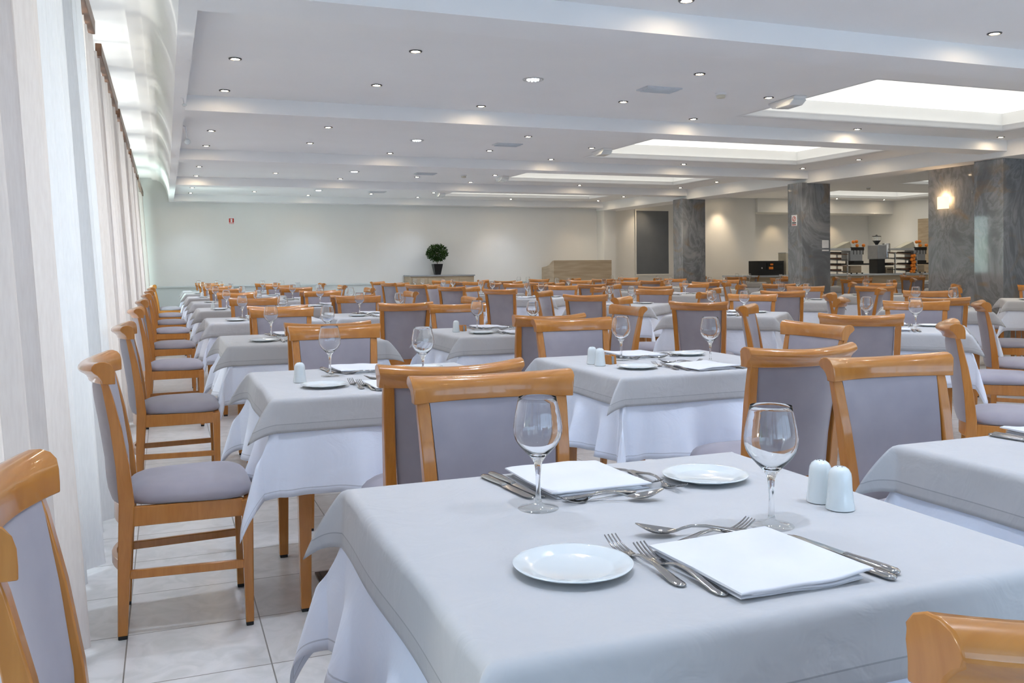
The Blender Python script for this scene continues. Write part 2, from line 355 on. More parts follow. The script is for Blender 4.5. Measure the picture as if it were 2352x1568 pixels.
# beam along the windows with a coved inner face, and the recess over the curtains
cv = MB(); prof = [(0.18, ZC+.02), (0.18, ZB), (0.09, ZB)]
for i in range(9):
    a = i/8*PI/2; prof.append((0.085-.215*(1-math.cos(a))**.8, ZB+.42*math.sin(a)))
prof += [(-.13, ZB+.43), (-.235, ZB+.43), (-.238, ZB+.47), (-.66, ZB+.47), (-.66, ZC+.55), (0.18, ZC+.55)]
cv.loft([[(x, y, z) for x, z in prof] for y in (YF, YB)], smooth=False)
o = cv.build('trim_8', CEIL); tag(o, kind='structure')
# coffers
for i, y in enumerate(co_y):
    x0, x1 = CO_X; y0, y1 = y, y+1.92; zt = ZC+.215
    r = empty('ceiling_light_panel', ((x0+x1)/2, (y0+y1)/2, ZC))
    nm = ['behind the camera, rear', 'behind the camera', 'nearest', 'second from the front', 'third from the front', 'farthest'][i]
    tag(r, 'large recessed glowing rectangular ceiling coffer, %s in the main room' % nm, 'ceiling light')
    cx, cy = (x0+x1)/2, (y0+y1)/2
    d = MB(); d.box(x0-cx, x1-cx, y0-cy, y1-cy, .215, .235); d.build('diffuser', LIT, r)
    s = MB(); t = .03
    s.box(x0-cx-t, x0-cx, y0-cy-t, y1-cy+t, 0.001, .235); s.box(x1-cx, x1-cx+t, y0-cy-t, y1-cy+t, 0.001, .235)
    s.box(x0-cx, x1-cx, y0-cy-t, y0-cy, 0.001, .235); s.box(x0-cx, x1-cx, y1-cy, y1-cy+t, 0.001, .235)
    s.build('coffer_side', WHITE, r)
    g = MB()       # moulding around the lower inside edge
    pr = [(0, 0), (.012, 0), (.03, .02), (.03, .045), (.05, .062), (.05, .075), (0, .085)]
    rings = []
    for (sx, sy) in ((-1, -1), (1, -1), (1, 1), (-1, 1), (-1, -1)):
        rings.append([(sx*((x1-x0)/2-p), sy*((y1-y0)/2-p), z) for p, z in pr])
    g.loft(rings, caps=False, smooth=False); g.build('moulding', WHITE, r)
# main longitudinal beam over the pillars
box_obj('trim_9', (9.8, 10.32, YF, YB, ZL, ZR+.2), CEIL, bevel=.004, kind='structure')
box_obj('trim_10', (9.82, 10.14, 19.38, YB, 0, ZL), WALL, kind='structure')
# right hand ceiling
c2 = MB(); RX0, RX1 = 14.9, 18.6; ys = YF; rco = [9.6, 13.35, 17.15]
for y in rco:
    c2.box(10.3, XR+1, ys, y-.028, ZR, ZR+.3); c2.box(10.3, RX0-.028, y-.028, y+2.028, ZR, ZR+.3); c2.box(RX1+.028, XR+1, y-.028, y+2.028, ZR, ZR+.3); ys = y+2.028
c2.box(10.3, XR+1, ys, 20.9, ZR, ZR+.3)
tag(c2.build('ceiling', CEIL), kind='structure')
for i, y in enumerate(rco):
    r = empty('ceiling_light_panel', ((RX0+RX1)/2, y+1, ZR)); hx = (RX1-RX0)/2
    tag(r, 'recessed glowing ceiling coffer beyond the marble pillars, %s' % ['nearest to the camera', 'middle one', 'above the juice bar'][i], 'ceiling light')
    d = MB(); d.box(-hx, hx, -1, 1, .24, .26); d.build('diffuser', LIT, r)
    s = MB(); t = .03
    s.box(-hx-t, -hx, -1-t, 1+t, .001, .26); s.box(hx, hx+t, -1-t, 1+t, .001, .26); s.box(-hx, hx, -1-t, -1, .001, .26); s.box(-hx, hx, 1, 1+t, .001, .26)
    s.build('coffer_side', WHITE, r)
    g = MB(); rings = []
    for (sx, sy) in ((-1, -1), (1, -1), (1, 1), (-1, 1), (-1, -1)):
        rings.append([(sx*(hx-p), sy*(1-p), z) for p, z in pr])
    g.loft(rings, caps=False, smooth=False); g.build('moulding', WHITE, r)
# walls
box_obj('wall_back', (XL-.2, 14.43, YB, YB+.2, 0, 3.3), WALL, kind='structure')
bw = MB(); bw.box(14.43, XR, 19.65, 20.6, CAMZ+1.335, 3.2); bw.box(14.43, XR+.2, 20.6, 20.8, 0, 3.2); bw.box(14.23, 14.43, 19.95, 20.8, 0, 3.2)
tag(bw.build('wall_back_alcove', WALL), kind='structure')
box_obj('wall_right', (XR, XR+.2, YF, 20.8, 0, 3.3), WALL, kind='structure')
dr = empty('door_1', (XR, 18.2, 0)); dr['kind'] = 'structure'
box_obj('door_leaf', (-.02, 0.0, -1.3, .55, 0, 2.33), OAK, dr); box_obj('handle', (-.06, -.02, .35, .45, 1.0, 1.03), ALU, dr, .004)
box_obj('wall_front', (XL-.2, XR+.2, YF-.2, YF, 0, 0.35), WALL, kind='structure')
wf = MB(); wf.box(XL-.2, XR+.2, YF-.2, YF, 2.5, 3.3); wf.box(11, XR+.2, YF-.2, YF, .3, 2.5)
for x in (-.2, 2.8, 5.6, 8.4): wf.box(x-.08, x+.08, YF-.15, YF-.05, .35, 2.5)
tag(wf.build('wall_front_upper', WALL), kind='structure')
PIER = [6.9+2.15*k_ for k_ in range(-5, 6)]
wl = MB(); wl.box(XL-.2, XL, YF, YB, 0, .22); wl.box(XL-.2, XL, YF, YB, 2.93, 3.3)
for y in [YF+.1]+PIER+[YB-.1]: wl.box(XL-.2, XL, y-.19, y+.19, .2, 2.95)
tag(wl.build('wall_left', WALL), kind='structure')
wy = [YF+.1]+PIER+[YB-.1]
for i in range(len(wy)-1):
    y0, y1 = wy[i]+.19, wy[i+1]-.19
    r = empty('window_%d' % (i+1), (XL-.08, (y0+y1)/2, 0)); r['kind'] = 'structure'; h = (y1-y0)/2
    f = MB(); f.box(-.03, .03, -h, h, .22, .28); f.box(-.03, .03, -h, h, 2.88, 2.93); f.box(-.03, .03, -h, -h+.05, .28, 2.88); f.box(-.03, .03, h-.05, h, .28, 2.88)
    f.box(-.025, .025, -.025, .025, .28, 2.88)
    f.build('window_frame', WHITE, r)
    g = MB(); g.box(-.003, .003, -h+.05, h-.05, .28, 2.88); g.build('pane', THIN, r)
# back wall dado
dd = MB(); dd.box(XL, 9.8, YB-.012, YB, 0, .79); dd.build('wainscot', DADO)['kind'] = 'structure'
box_obj('trim_11', (XL, 9.8, YB-.035, YB, .79, .825), DADO, bevel=.006, kind='structure')
# pillars
def pillar(x0, x1, y0, y1, label):
    a = MB(); a.box(x0, x1, y0, y1, 0, ZL+.01)
    o = a.build('marble_pillar', MARB, bevel=.004); o.location = (0, 0, 0); tag(o, label, 'pillar'); return o
pillar(9.70, 10.23, 15.66, 16.02, 'grey veined marble pillar farthest from the camera, near the back wall')
pillar(9.70, 10.27, 12.03, 12.39, 'grey veined marble pillar with white sign, middle of the three')
pillar(9.90, 10.75, 8.42, 8.86, 'largest grey marble pillar at the right edge, reflecting a window')
a = MB(); a.box(10.15, 10.30, 8.86, 9.86, 0, ZL+.01); tag(a.build('marble_wall_panel', MARB), 'grey marble wall slab carrying the lit sconce', 'wall panel')
# slate blue panel on the back wall
r = empty('wall_screen', (11.36, YB, 1.72)); tag(r, 'tall blue-grey panel set in a pale frame on the back wall', 'wall panel')
a = MB(); a.box(-.47, .45, -.015, 0, -.78, .79); a.build('panel', SLATE, r)
a = MB(); a.box(-.50, -.47, -.03, 0, -.81, .82); a.box(.45, .60, -.03, 0, -.81, .82); a.box(-.47, .45, -.03, 0, -.81, -.78); a.box(-.47, .45, -.03, 0, .79, .82); a.build('frame', WALL, r)
# outside
box_obj('ground_outside', (-14, XL-.25, -8, 26, -.3, -.1), PAVE, kind='structure')
hd = MB()
for i in range(60):
    hd.sphere((random.uniform(-9, -7), random.uniform(-6, 24), random.uniform(0, 1.9)), random.uniform(.6, 1.1), 10, 7)
tag(hd.build('garden_hedge', HEDGE), 'leafy green garden hedge outside the windows', 'hedge', kind='stuff')

# ------------------------------------------------------------------ curtains
def curtain(y0, y1, ph, label, bot=0.02, flare=.135, base=-.435, amp=.04):
    n = int((y1-y0)/.018); rings = []
    L_ = y1-y0
    rows = [0, .04, .3, .8, 1.4, 2.0, 2.4, 2.63]
    for z in rows:
        t = 1-z/2.63; r = []
        for i in range(n+1):
            s = i/n; y = y0+s*L_
            k1 = math.sin(2*PI*y/.23+ph+.5*math.sin(y*3.1+ph)); k2 = math.sin(2*PI*y/.61+ph*2+t*.7)
            x = base+flare*t+(amp*(.75+.35*t))*k1+.018*k2*(.5+t)
            e_ = min(s, 1-s)*L_; x -= .03*math.exp(-e_/.03)*t
            r.append((x, y+.015*math.sin(2*PI*y/.23+ph+1.3)+.03*t*math.sin(3*z+ph)*.3, max(bot, z) if z < .1 else z))
        rings.append(r)
    a = MB(); a.loft(rings, caps=False, closed=False)
    o = a.build('curtain', CURT2 if ph == 1.7+.4 else CURT, fixn=False); tag(o, label, 'curtain', 'curtains along the windows')
segs = [(1.42, 3.42), (3.5, 5.6), (5.68, 7.2), (7.28, 8.9), (8.98, 10.6), (10.7, 12.4), (12.5, 14.4), (14.5, 16.5), (18.3, 19.6)]
on = ['nearest', 'second', 'third', 'fourth', 'fifth', 'sixth', 'seventh', 'eighth', 'farthest']
for i, (a_, b_) in enumerate(segs):
    curtain(a_, b_, i*1.7+.4, 'floor-length pale linen curtain, %s along the window wall' % (on[i]+(' from the camera' if i else ' to the camera')))
for i, (y0, y1) in enumerate([(1.0, 3.9), (4.05, 6.2), (6.8, 9.1), (9.5, 12.2), (12.6, 15.6), (16.0, 19.6)]):
    o = box_obj('curtain_rail', (-.425, -.385, y0, y1, 2.645, 2.73), DARKW, bevel=.004)
    tag(o, 'brown wooden curtain rail over the window curtains, %s length' % on[i], 'curtain rail', 'brown curtain rails')

# ------------------------------------------------------------------ chairs
def make_chair():
    r = empty('dining_chair')
    # legs: rear with raked back posts
    def sq(cx, cy, z, hx, hy, rot=0):
        return [(cx-hx, cy-hy, z), (cx+hx, cy-hy, z), (cx+hx, cy+hy, z), (cx-hx, cy+hy, z)]
    for s in (-1, 1):
        a = MB()
        pts = [(.160, -.198, .012, .013, .015), (.166, -.190, .25, .016, .019), (.172, -.182, .38, .018, .023), (.176, -.180, .44, .018, .023), (.182, -.190, .56, .017, .020), (.188, -.209, .69, .017, .016), (.193, -.231, .80, .017, .012), (.195, -.240, .835, .016, .010)]
        a.loft([sq(s*x, y, z, hx, hy) for x, y, z, hx, hy in pts], smooth=False)
        a.box(s*.160-.012, s*.160+.012, -.212, -.184, 0, .014, 1)
        a.build('leg', [WOODV, GLIDE], r, .003)
    for s in (-1, 1):
        a = MB()
        pts = [(.192, .190, .012, .013, .013), (.190, .188, .25, .016, .016), (.188, .186, .42, .019, .019)]
        a.loft([sq(s*x, y, z, hx, hy) for x, y, z, hx, hy in pts], smooth=False)
        a.box(s*.192-.012, s*.192+.012, .178, .202, 0, .014, 1)
        a.build('leg', [WOODV, GLIDE], r, .003)
    # seat frame
    a = MB()
    for s in (-1, 1):
        a.loft([[(s*(.176), -.16, z) if False else (s*(.186 if o_ else .166), -.165, z) for o_, z in ((1, .362), (1, .425), (0, .425), (0, .362))],
                [(s*(.204 if o_ else .180), .172, z) for o_, z in ((1, .366), (1, .425), (0, .425), (0, .366))]], smooth=False)
    a.box(-.172, .172, .178, .202, .366, .425)
    rg = []
    for i in range(9):
        x = -.158+.316*i/8; y = -.186-.030*math.cos(x/.16*PI/2)
        rg.append([(x, y-.010, .36), (x, y-.010, .425), (x, y+.012, .425), (x, y+.012, .36)])
    a.loft(rg, smooth=False)
    a.build('seat_frame', WOOD, r, .003)
    # stretchers
    for s in (-1, 1):
        a = MB(); a.loft([[(s*.164+dx, -.175, .205+dz) for dx, dz in ((-.008, -.014), (.008, -.014), (.008, .014), (-.008, .014))],
                          [(s*.190+dx, .176, .205+dz) for dx, dz in ((-.008, -.014), (.008, -.014), (.008, .014), (-.008, .014))]], smooth=False)
        a.build('stretcher', WOOD, r, .003)
    a = MB(); rg = []
    for i in range(9):
        x = -.152+.304*i/8; y = -.192-.034*math.cos(x/.152*PI/2)
        rg.append([(x, y-.009, .21), (x, y-.009, .245), (x, y+.009, .245), (x, y+.009, .21)])
    a.loft(rg, smooth=False); a.build('stretcher', WOOD, r, .003)
    # seat cushion
    a = MB(); nx, ny = 14, 14; top = []
    def sp_(u, v):   # u,v in -1..1 -> rounded trapezoid
        p = 5.0; rr_ = max(abs(u), abs(v), 1e-6); q = (abs(u)**p+abs(v)**p)**(1/p)
        k_ = rr_/q; u *= k_; v *= k_
        return (u*(.200+.022*v), v*.200+.010)
    prof_ = [(0.0, .052), (.35, .050), (.6, .045), (.78, .037), (.90, .026), (.97, .012), (1.0, 0.0), (.985, -.010), (.93, -.016)]
    nn = 44; rings = []
    for t, z in prof_[::-1]:
        rg = []
        for j in range(nn):
            an = 2*PI*j/nn; c_, s_ = math.cos(an), math.sin(an)
            m_ = 1/max(abs(c_), abs(s_)); x, y = sp_(c_*m_, s_*m_)
            x0_, y0_ = 0, .01
            rg.append((x0_+(x-x0_)*max(t, .001), y0_+(y-y0_)*max(t, .001), .440+z*1.02+.004*math.cos(x*t*7)*t))
        rings.append(rg)
    a.loft(rings); a.build('seat', FAB, r)
    # backrest pad, curved, upholstered on both faces, reaching down to the seat frame
    def backy(z):
        zs = [(.42, -.184), (.56, -.190), (.69, -.208), (.80, -.228), (.84, -.237)]
        for (a0, b0), (a1, b1) in zip(zs, zs[1:]):
            if z <= a1: return b0+(b1-b0)*(z-a0)/(a1-a0)
        return zs[-1][1]
    a = MB(); rings = []; NZ, NX = 12, 12
    def half(z): return .150+(.176-.150)*(z-.42)/.40
    for iz in range(NZ+1):
        z = .425+(.832-.425)*iz/NZ; rg = []
        hw = half(z); yb = backy(z)
        for ix in range(NX+1):
            u = -1+2*ix/NX; bul = (1-abs(u)**4)*(1-abs(2*iz/NZ-1)**6)
            rg.append((u*hw, yb-.042*(1-u*u)+.006+.014*bul, z))
        for ix in range(NX, -1, -1):
            u = -1+2*ix/NX; bul = (1-abs(u)**4)*(1-abs(2*iz/NZ-1)**6)
            rg.append((u*hw, yb-.042*(1-u*u)-.006-.014*bul, z))
        rings.append(rg)
    a.loft(rings); a.build('backrest', FAB, r)
    # top rail, scrolled backwards, concave in plan
    a = MB(); rings = []
    pf = [(.018, .822), (.018, .838), (.0165, .858), (.013, .873), (.004, .884), (-.010, .890), (-.026, .890), (-.040, .885), (-.048, .876), (-.050, .866), (-.044, .857), (-.034, .850), (-.026, .842), (-.020, .832), (-.018, .822)]
    for i in range(17):
        u = -1+2*i/16; x = .222*u
        dy = -.222-.056*(1-u*u); ear = .012*u*u-.008
        sk = .004*abs(u)**6
        rings.append([(x*(1+(.03 if z > .86 else 0)), dy+y, z+ear*min(1, max(0, (z-.812)/.07))) for y, z in pf])
    a.loft(rings); o = a.build('top_rail', WOOD, r, .0025)
    md = o.modifiers.new('w', 'WEIGHTED_NORMAL') if False else None
    return r
CH = make_chair()
CH.location = (0, 0, -50)
chair_used = [False]
def chair(x, y, rz, label, group='dining chairs around the tables'):
    if not chair_used[0]: c = CH; chair_used[0] = True
    else: c = copy_tree(CH)
    c.location = (x, y, 0); c.rotation_euler.z = rz; tag(c, label, 'chair', group); return c

# ------------------------------------------------------------------ tables and cloths
TW = .85
def make_table():
    r = empty('dining_table'); h = TW/2
    a = MB(); a.box(-h, h, -h, h, .722, .744); a.build('tabletop', WOOD, r, .004)
    a = MB(); q = h-.08
    for s in (-1, 1): a.box(-q, q, s*q-.01, s*q+.01, .64, .722); a.box(s*q-.01, s*q+.01, -q, q, .64, .722)
    a.build('apron', WOOD, r)
    for sx in (-1, 1):
        for sy in (-1, 1):
            b = MB(); p = h-.095
            b.loft([[(sx*p+dx*k_, sy*p+dy*k_, z) for dx, dy in ((-1, -1), (1, -1), (1, 1), (-1, 1))] for z, k_ in ((.012, .017), (.722, .026))], smooth=False)
            b.box(sx*p-.015, sx*p+.015, sy*p-.015, sy*p+.015, 0, .013, 1)
            b.build('leg', [WOODV, GLIDE], r, .002)
    return r
def edge(s, rad=.014):
    q = rad*PI/2
    if s < q: a = s/rad; return rad*math.sin(a), rad*(1-math.cos(a))
    return rad, rad+(s-q)
def drape(name, m, hang, phi0, seed, z0, off, foldA, hi, label_under=False, B=.0):
    rd = random.Random(seed); h = TW/2+off; L_ = h+hang
    nf = 16 if hi else 6; ne = 22 if hi else 9
    if hang < .2: ne = 14 if hi else 7
    uo = [h+hang*((i/ne)**1.25) for i in range(1, ne+1)]
    ui = [-h+2*h*i/nf for i in range(nf+1)]
    nn_ = (5 if hi else 2)
    # refine the flat part when high resolution so that side folds are smooth
    if hi: ui = [-h+2*h*i/44 for i in range(45)]
    else: ui = [-h+2*h*i/14 for i in range(15)]
    us = [-x for x in uo[::-1]]+ui+uo
    ph = {k_: rd.uniform(0, 6.28) for k_ in range(12)}
    nw = {k_: rd.choice([2.0, 2.6, 3.1]) for k_ in range(4)}
    cd_ = {}
    for sx in (-1, 1):
        for sy in (-1, 1): cd_[(sx, sy)] = (rd.uniform(-.45, .45), rd.uniform(.85, 1.1), rd.uniform(0, 6))
    vs, uv = [], []
    for v in us:
        for u in us:
            su = 1 if u > 0 else -1; sv = 1 if v > 0 else -1
            du = max(abs(u)-h, 0); dv = max(abs(v)-h, 0)
            x = max(-h, min(h, u)); y = max(-h, min(h, v)); z = 0
            if du > 0 and dv == 0:
                e_, d_ = edge(du); k_ = 0 if su < 0 else 1; s = v/h
                w_ = (1-abs(s)**5); t = max(0, du-.13)/max(hang-.13, .2)
                o_ = e_+.06*du+foldA*t*w_*(.6+math.sin(nw[k_]*PI*s+ph[k_])+.35*math.sin(2.3*nw[k_]*PI*s+ph[k_+4]))
                o_ += (.003*math.sin(5*s+ph[k_+8])*min(1, du/.05)*w_ if hang < .2 else 0)
                x = su*(h+o_); z = -d_
            elif dv > 0 and du == 0:
                e_, d_ = edge(dv); k_ = 2 if sv < 0 else 3; s = u/h
                w_ = (1-abs(s)**5); t = max(0, dv-.13)/max(hang-.13, .2)
                o_ = e_+.06*dv+foldA*t*w_*(.6+math.sin(nw[k_]*PI*s+ph[k_])+.35*math.sin(2.3*nw[k_]*PI*s+ph[k_+4]))
                o_ += (.003*math.sin(5*s+ph[k_+8])*min(1, dv/.05)*w_ if hang < .2 else 0)
                y = sv*(h+o_); z = -d_
            elif du > 0 and dv > 0:
                rho = math.hypot(du, dv); th = math.atan2(dv, du)
                e_, d_ = edge(rho); tw, kk, p3 = cd_[(su, sv)]
                s2 = math.sin(2*th) if hang > .2 else 1-abs(th-PI/4)/(PI/4)
                if hang < .2: tw = -.45+.4*tw
                phi = phi0*kk*s2**.9*(1-.25*rho/(1.42*hang))*(1 if hang < .2 else min(1, (rho/.22)**1.5))
                ang = PI/4+tw*s2
                dxy = (math.cos(ang), math.sin(ang))
                wv = B*math.sin(4*th)*max(0, rho-.14)*1.5
                hx = e_*math.cos(th)+.06*rho*math.cos(th)+rho*math.sin(phi)*dxy[0]+wv*math.cos(ang+PI/2)
                hy = e_*math.sin(th)+.06*rho*math.sin(th)+rho*math.sin(phi)*dxy[1]+wv*math.sin(ang+PI/2)
                x = su*(h+hx); y = sv*(h+hy); z = -d_*math.cos(phi)
            vs.append((x, y, z0+z)); uv.append((u/L_, v/L_))
    n = len(us)
    fs = []
    lo, hi_ = len(uo), n-1-len(uo)
    for i in range(n-1):
        for j in range(n-1):
            a0, b0, c0, d0 = i*n+j, i*n+j+1, (i+1)*n+j+1, (i+1)*n+j
            ci = -1 if i < lo else (1 if i >= hi_ else 0); cj = -1 if j < lo else (1 if j >= hi_ else 0)
            if ci and cj:
                if ci*cj > 0: fs += [(a0, b0, c0), (a0, c0, d0)]
                else: fs += [(a0, b0, d0), (b0, c0, d0)]
            else: fs.append((a0, b0, c0, d0))
    a = MB(); a.add(vs, fs); o = a.build(name, m, uv=uv, fixn=False)
    md = o.modifiers.new('t', 'SOLIDIFY'); md.thickness = .0012; md.offset = 1
    return o
TB = make_table(); TB.location = (0, 0, -50); table_used = [False]
UN = {}; OV = {}
def cloths(x, y, rz, var, hi, ord_, row):
    for D_, nm, args, lab in ((UN, 'tablecloth', (UNDER, .325, math.radians(24), 10+var, .7455, .0, .035, hi, True, .10), 'long white tablecloth under the grey one, %s table in %s'),
                              (OV, 'table_overlay', (OVER, .118, math.radians(44), 50+var, .7485, .008, .004, hi), 'beige-grey top cloth on the %s table in %s')):
        key = (var, hi)
        if key not in D_:
            o = drape(nm, *args); D_[key] = o
        else:
            o = D_[key].copy(); C.objects.link(o)
        o.location = (x, y, 0); o.rotation_euler.z = rz; o.scale.y = .941
        tag(o, lab % (ord_, row), 'tablecloth', 'white undercloths' if nm == 'tablecloth' else 'beige-grey top cloths')

# ------------------------------------------------------------------ tableware
ZT = .7500
def make_glass():
    a = MB()
    outer = [(.0005, .0022), (.020, .0022), (.0355, .0012), (.0365, .0002)]
    prof = [(.0004, .0), (.0345, .0), (.0362, .0008), (.0355, .0018), (.024, .0036), (.012, .0070), (.0065, .012), (.0048, .020), (.0042, .040), (.0044, .058), (.0058, .074), (.0082, .084), (.0135, .092), (.0235, .102), (.0335, .113), (.0402, .124), (.0430, .134), (.0434, .144), (.0415, .160), (.0384, .176), (.0352, .190), (.0336, .1975), (.0333, .1980), (.0330, .1975),
            (.0344, .190), (.0375, .176), (.0406, .160), (.0424, .144), (.0419, .134), (.0390, .125), (.0322, .1145), (.0222, .1045), (.0115, .096), (.0004, .0925)]
    a.lathe(prof, 48)
    for i in range(len(a.f)):
        zs = [a.v[q][2] for q in a.f[i]]
        if min(zs) > .0115: a.mi[i] = 1
    return a.build('wine_glass', [THIN, GLASS])
def make_plate():
    a = MB(); n = 56; prof = [(.0005, .0), (.050, .0), (.052, .001), (.060, .0045), (.080, .0095), (.0845, .0112), (.0850, .0125), (.0835, .0132), (.079, .0124), (.066, .0092), (.059, .0062), (.055, .0050), (.0005, .0046)]
    rings = []
    for r_, z in prof:
        rg = []
        for j in range(n):
            an = 2*PI*j/n; zz = z
            if .060 < r_ < .0832 and z > .008: zz += .0006*math.sin(14*an+r_*300)
            rg.append((r_*math.cos(an), r_*math.sin(an), zz))
        rings.append(rg)
    a.loft(rings); return a.build('side_plate', PORC)
def make_shaker():
    a = MB(); a.lathe([(.0005, .0), (.022, .0), (.0245, .0015), (.0243, .006), (.0222, .020), (.0205, .040), (.0197, .056), (.0185, .064), (.0150, .0705), (.0095, .0745), (.0005, .0760)], 36)
    for i in range(5):
        an = 2*PI*i/5; a.sphere((.006*math.cos(an), .006*math.sin(an), .0752), .0011, 6, 4, mi=1)
    return a.build('salt_shaker', [PORC, DGREY])
def strip(a, st, th):
    """st: list of (x along, halfwidth, z centre); lens cross-section"""
    rings = []
    for x, hw, z, t in st:
        rings.append([(x, -hw, z), (x, -hw*.7, z+t*.5), (x, 0, z+t*.62), (x, hw*.7, z+t*.5), (x, hw, z), (x, hw*.7, z-t*.5), (x, -hw*.7, z-t*.5)])
    a.loft(rings)
def handle(a, L_, x1, zc=1.0, w=.0095):
    # from butt (x=-L_/2) to neck (x1)
    x0 = -L_/2; S = x1-x0
    st = []
    for f, hw, z, t in ((0, .001, .0030, .001), (.015, w*.55, .0028, .003), (.06, w*.92, .0028, .0042), (.16, w, .0034, .0040), (.35, w*.74, .0070, .0034), (.6, w*.42, .0120, .0034), (.8, w*.30, .0125, .0036), (.92, w*.30, .0090, .0038), (1.0, w*.36, .0052, .0034)):
        st.append((x0+f*S, hw, z*zc, t))
    strip(a, st, 0)
def make_fork(name, L_):
    a = MB(); k = L_/.2; x1 = .045*k-.0; handle(a, L_, .030*k)
    hx = .030*k
    strip(a, [(hx, .0034, .0052, .003), (hx+.006*k, .008, .0040, .0022), (hx+.012*k, .0112, .0034, .0018), (hx+.024*k, .0118, .0036, .0018)], 0)
    for i in range(4):
        yy = -.0094+.00627*i; st = []
        for f in range(7):
            t = f/6; x = hx+.022*k+t*(L_/2-hx-.022*k); z = .0036+.014*t*t; hw = .0019*(1-.55*t)
            st.append([(x, yy-hw, z-.0008), (x, yy+hw, z-.0008), (x, yy+hw, z+.0008), (x, yy-hw, z+.0008)])
        a.loft(st)
    return a.build(name, STEEL)
def make_spoon(name, L_):
    a = MB(); k = L_/.2; handle(a, L_, .030*k)
    hx = .030*k; bl = L_/2-hx; rings = []; n = 12
    for i in range(n+1):
        t = i/n; x = hx+bl*t; hw = max(.0008, .0205*k*math.sin(PI*min(1, (t*.93+.055)))**.62*(0.80+.2*(1-t)))
        zr = .0050+.012*t*t; dp = .0062*math.sin(PI*t)
        rg = []
        for j in range(9): u = -1+2*j/8; rg.append((x, u*hw, zr-dp*(1-u*u)+.0012))
        for j in range(8, -1, -1): u = -1+2*j/8; rg.append((x, u*hw, zr-dp*(1-u*u)))
        rings.append(rg)
    a.loft(rings); return a.build(name, STEEL)
def make_knife(name, L_):
    a = MB(); k = L_/.21; x0 = -L_/2
    strip(a, [(x0, .001, .0045, .002), (x0+.002, .0055, .0045, .005), (x0+.008, .0085, .0045, .0072), (x0+.03*k, .0092, .0045, .0075), (x0+.06*k, .0080, .0045, .0066), (x0+.085*k, .0062, .0045, .0055), (x0+.095*k, .0066, .0045, .0055), (x0+.097*k, .0055, .0042, .003)], 0)
    rings = []; xa = x0+.096*k
    for t, y0, y1 in ((0, -.0060, .0064), (.03, -.0078, .0070), (.1, -.0092, .0074), (.5, -.0098, .0076), (.85, -.0088, .0072), (.94, -.0060, .0064), (.985, -.0010, .0045), (1, .0015, .0030)):
        x = xa+t*(L_/2-xa); rings.append([(x, y0, .0040), (x, (y0+y1)/2, .0033), (x, y1, .0030), (x, y1, .0048), (x, (y0+y1)/2, .0048)])
    a.loft(rings, smooth=False); return a.build(name, STEEL)
def make_napkin(seed):
    rd = random.Random(seed); a = MB(); W_, D_ = .212, .222
    def slab(x0, x1, y0, y1, z0, z1, fold):
        n = 16; rings = []
        for i in range(n+1):
            s = i/n; x = x0+(x1-x0)*s
            wv = .0026*math.sin(6*s+seed)+.0014*math.sin(13*s+seed*2); rr_ = (z1-z0)/2
            yy0 = y0+.003*math.sin(4*s+seed); lift = .006*s*s*fold
            ring = []
            for an in range(7): t = -PI/2+PI*an/6; ring.append((x, y1-rr_+rr_*math.cos(t), (z0+z1)/2+rr_*math.sin(t)+lift*.4))
            ring += [(x, y1*.5+y0*.5, z1+wv+lift*.5)]
            for an in range(7): t = PI/2+PI*an/6; ring.append((x, yy0+rr_+rr_*math.cos(t), (z0+z1)/2+rr_*math.sin(t)+wv*.6+lift))
            ring += [(x, y1*.5+y0*.5, z0+wv*.3)]
            rings.append(ring)
        for e_ in (0, -1):   # soften ends
            c_ = rings[e_]; zc = sum(p[2] for p in c_)/len(c_); rings[e_] = [(p[0], p[1], zc+(p[2]-zc)*.55) for p in c_]
        a.loft(rings)
    slab(-W_/2+.004, W_/2-.012, -D_/2+.004, D_/2-.003, .0004, .0045, 0)
    slab(-W_/2+.020, W_/2-.016, -D_/2+.001, D_/2-.002, .0042, .0082, .0)
    slab(-W_/2, W_/2, -D_/2-.003, D_/2, .0080, .0135, 1)
    o = a.build('napkin', NAPK); return o
def make_holder():
    r = empty('menu_holder')
    for s in (-1, 1):
        a = MB(); a.loft([[(s*.013+d, -.020, 0), (s*.013+d, .020, 0), (s*.013+d, .014, .040), (s*.013+d, -.014, .040)] for d in (-.006, .006)], smooth=False); a.build('wooden_block', WOOD, r, .001)
    a = MB(); a.box(-.007, .007, -.017, .017, 0, .034); a.build('sachets', GREY, r)
    return r
PROTO = dict(glass=make_glass(), plate=make_plate(), shaker=make_shaker(), fork=make_fork('fork', .200), dfork=make_fork('dessert_fork', .178),
             spoon=make_spoon('dessert_spoon', .185), knife=make_knife('table_knife', .222), bknife=make_knife('butter_knife', .205), holder=make_holder(),
             napkin=make_napkin(1), napkin2=make_napkin(5))
for o in PROTO.values(): o.location = (0, 0, -60)
used = set()
def put(kind, x, y, z, rz, label, cat, group):
    p = PROTO[kind]
    if kind not in used: used.add(kind); o = p
    else: o = copy_tree(p)
    o.location = (x, y, z); o.rotation_euler.z = rz; tag(o, label, cat, group); return o
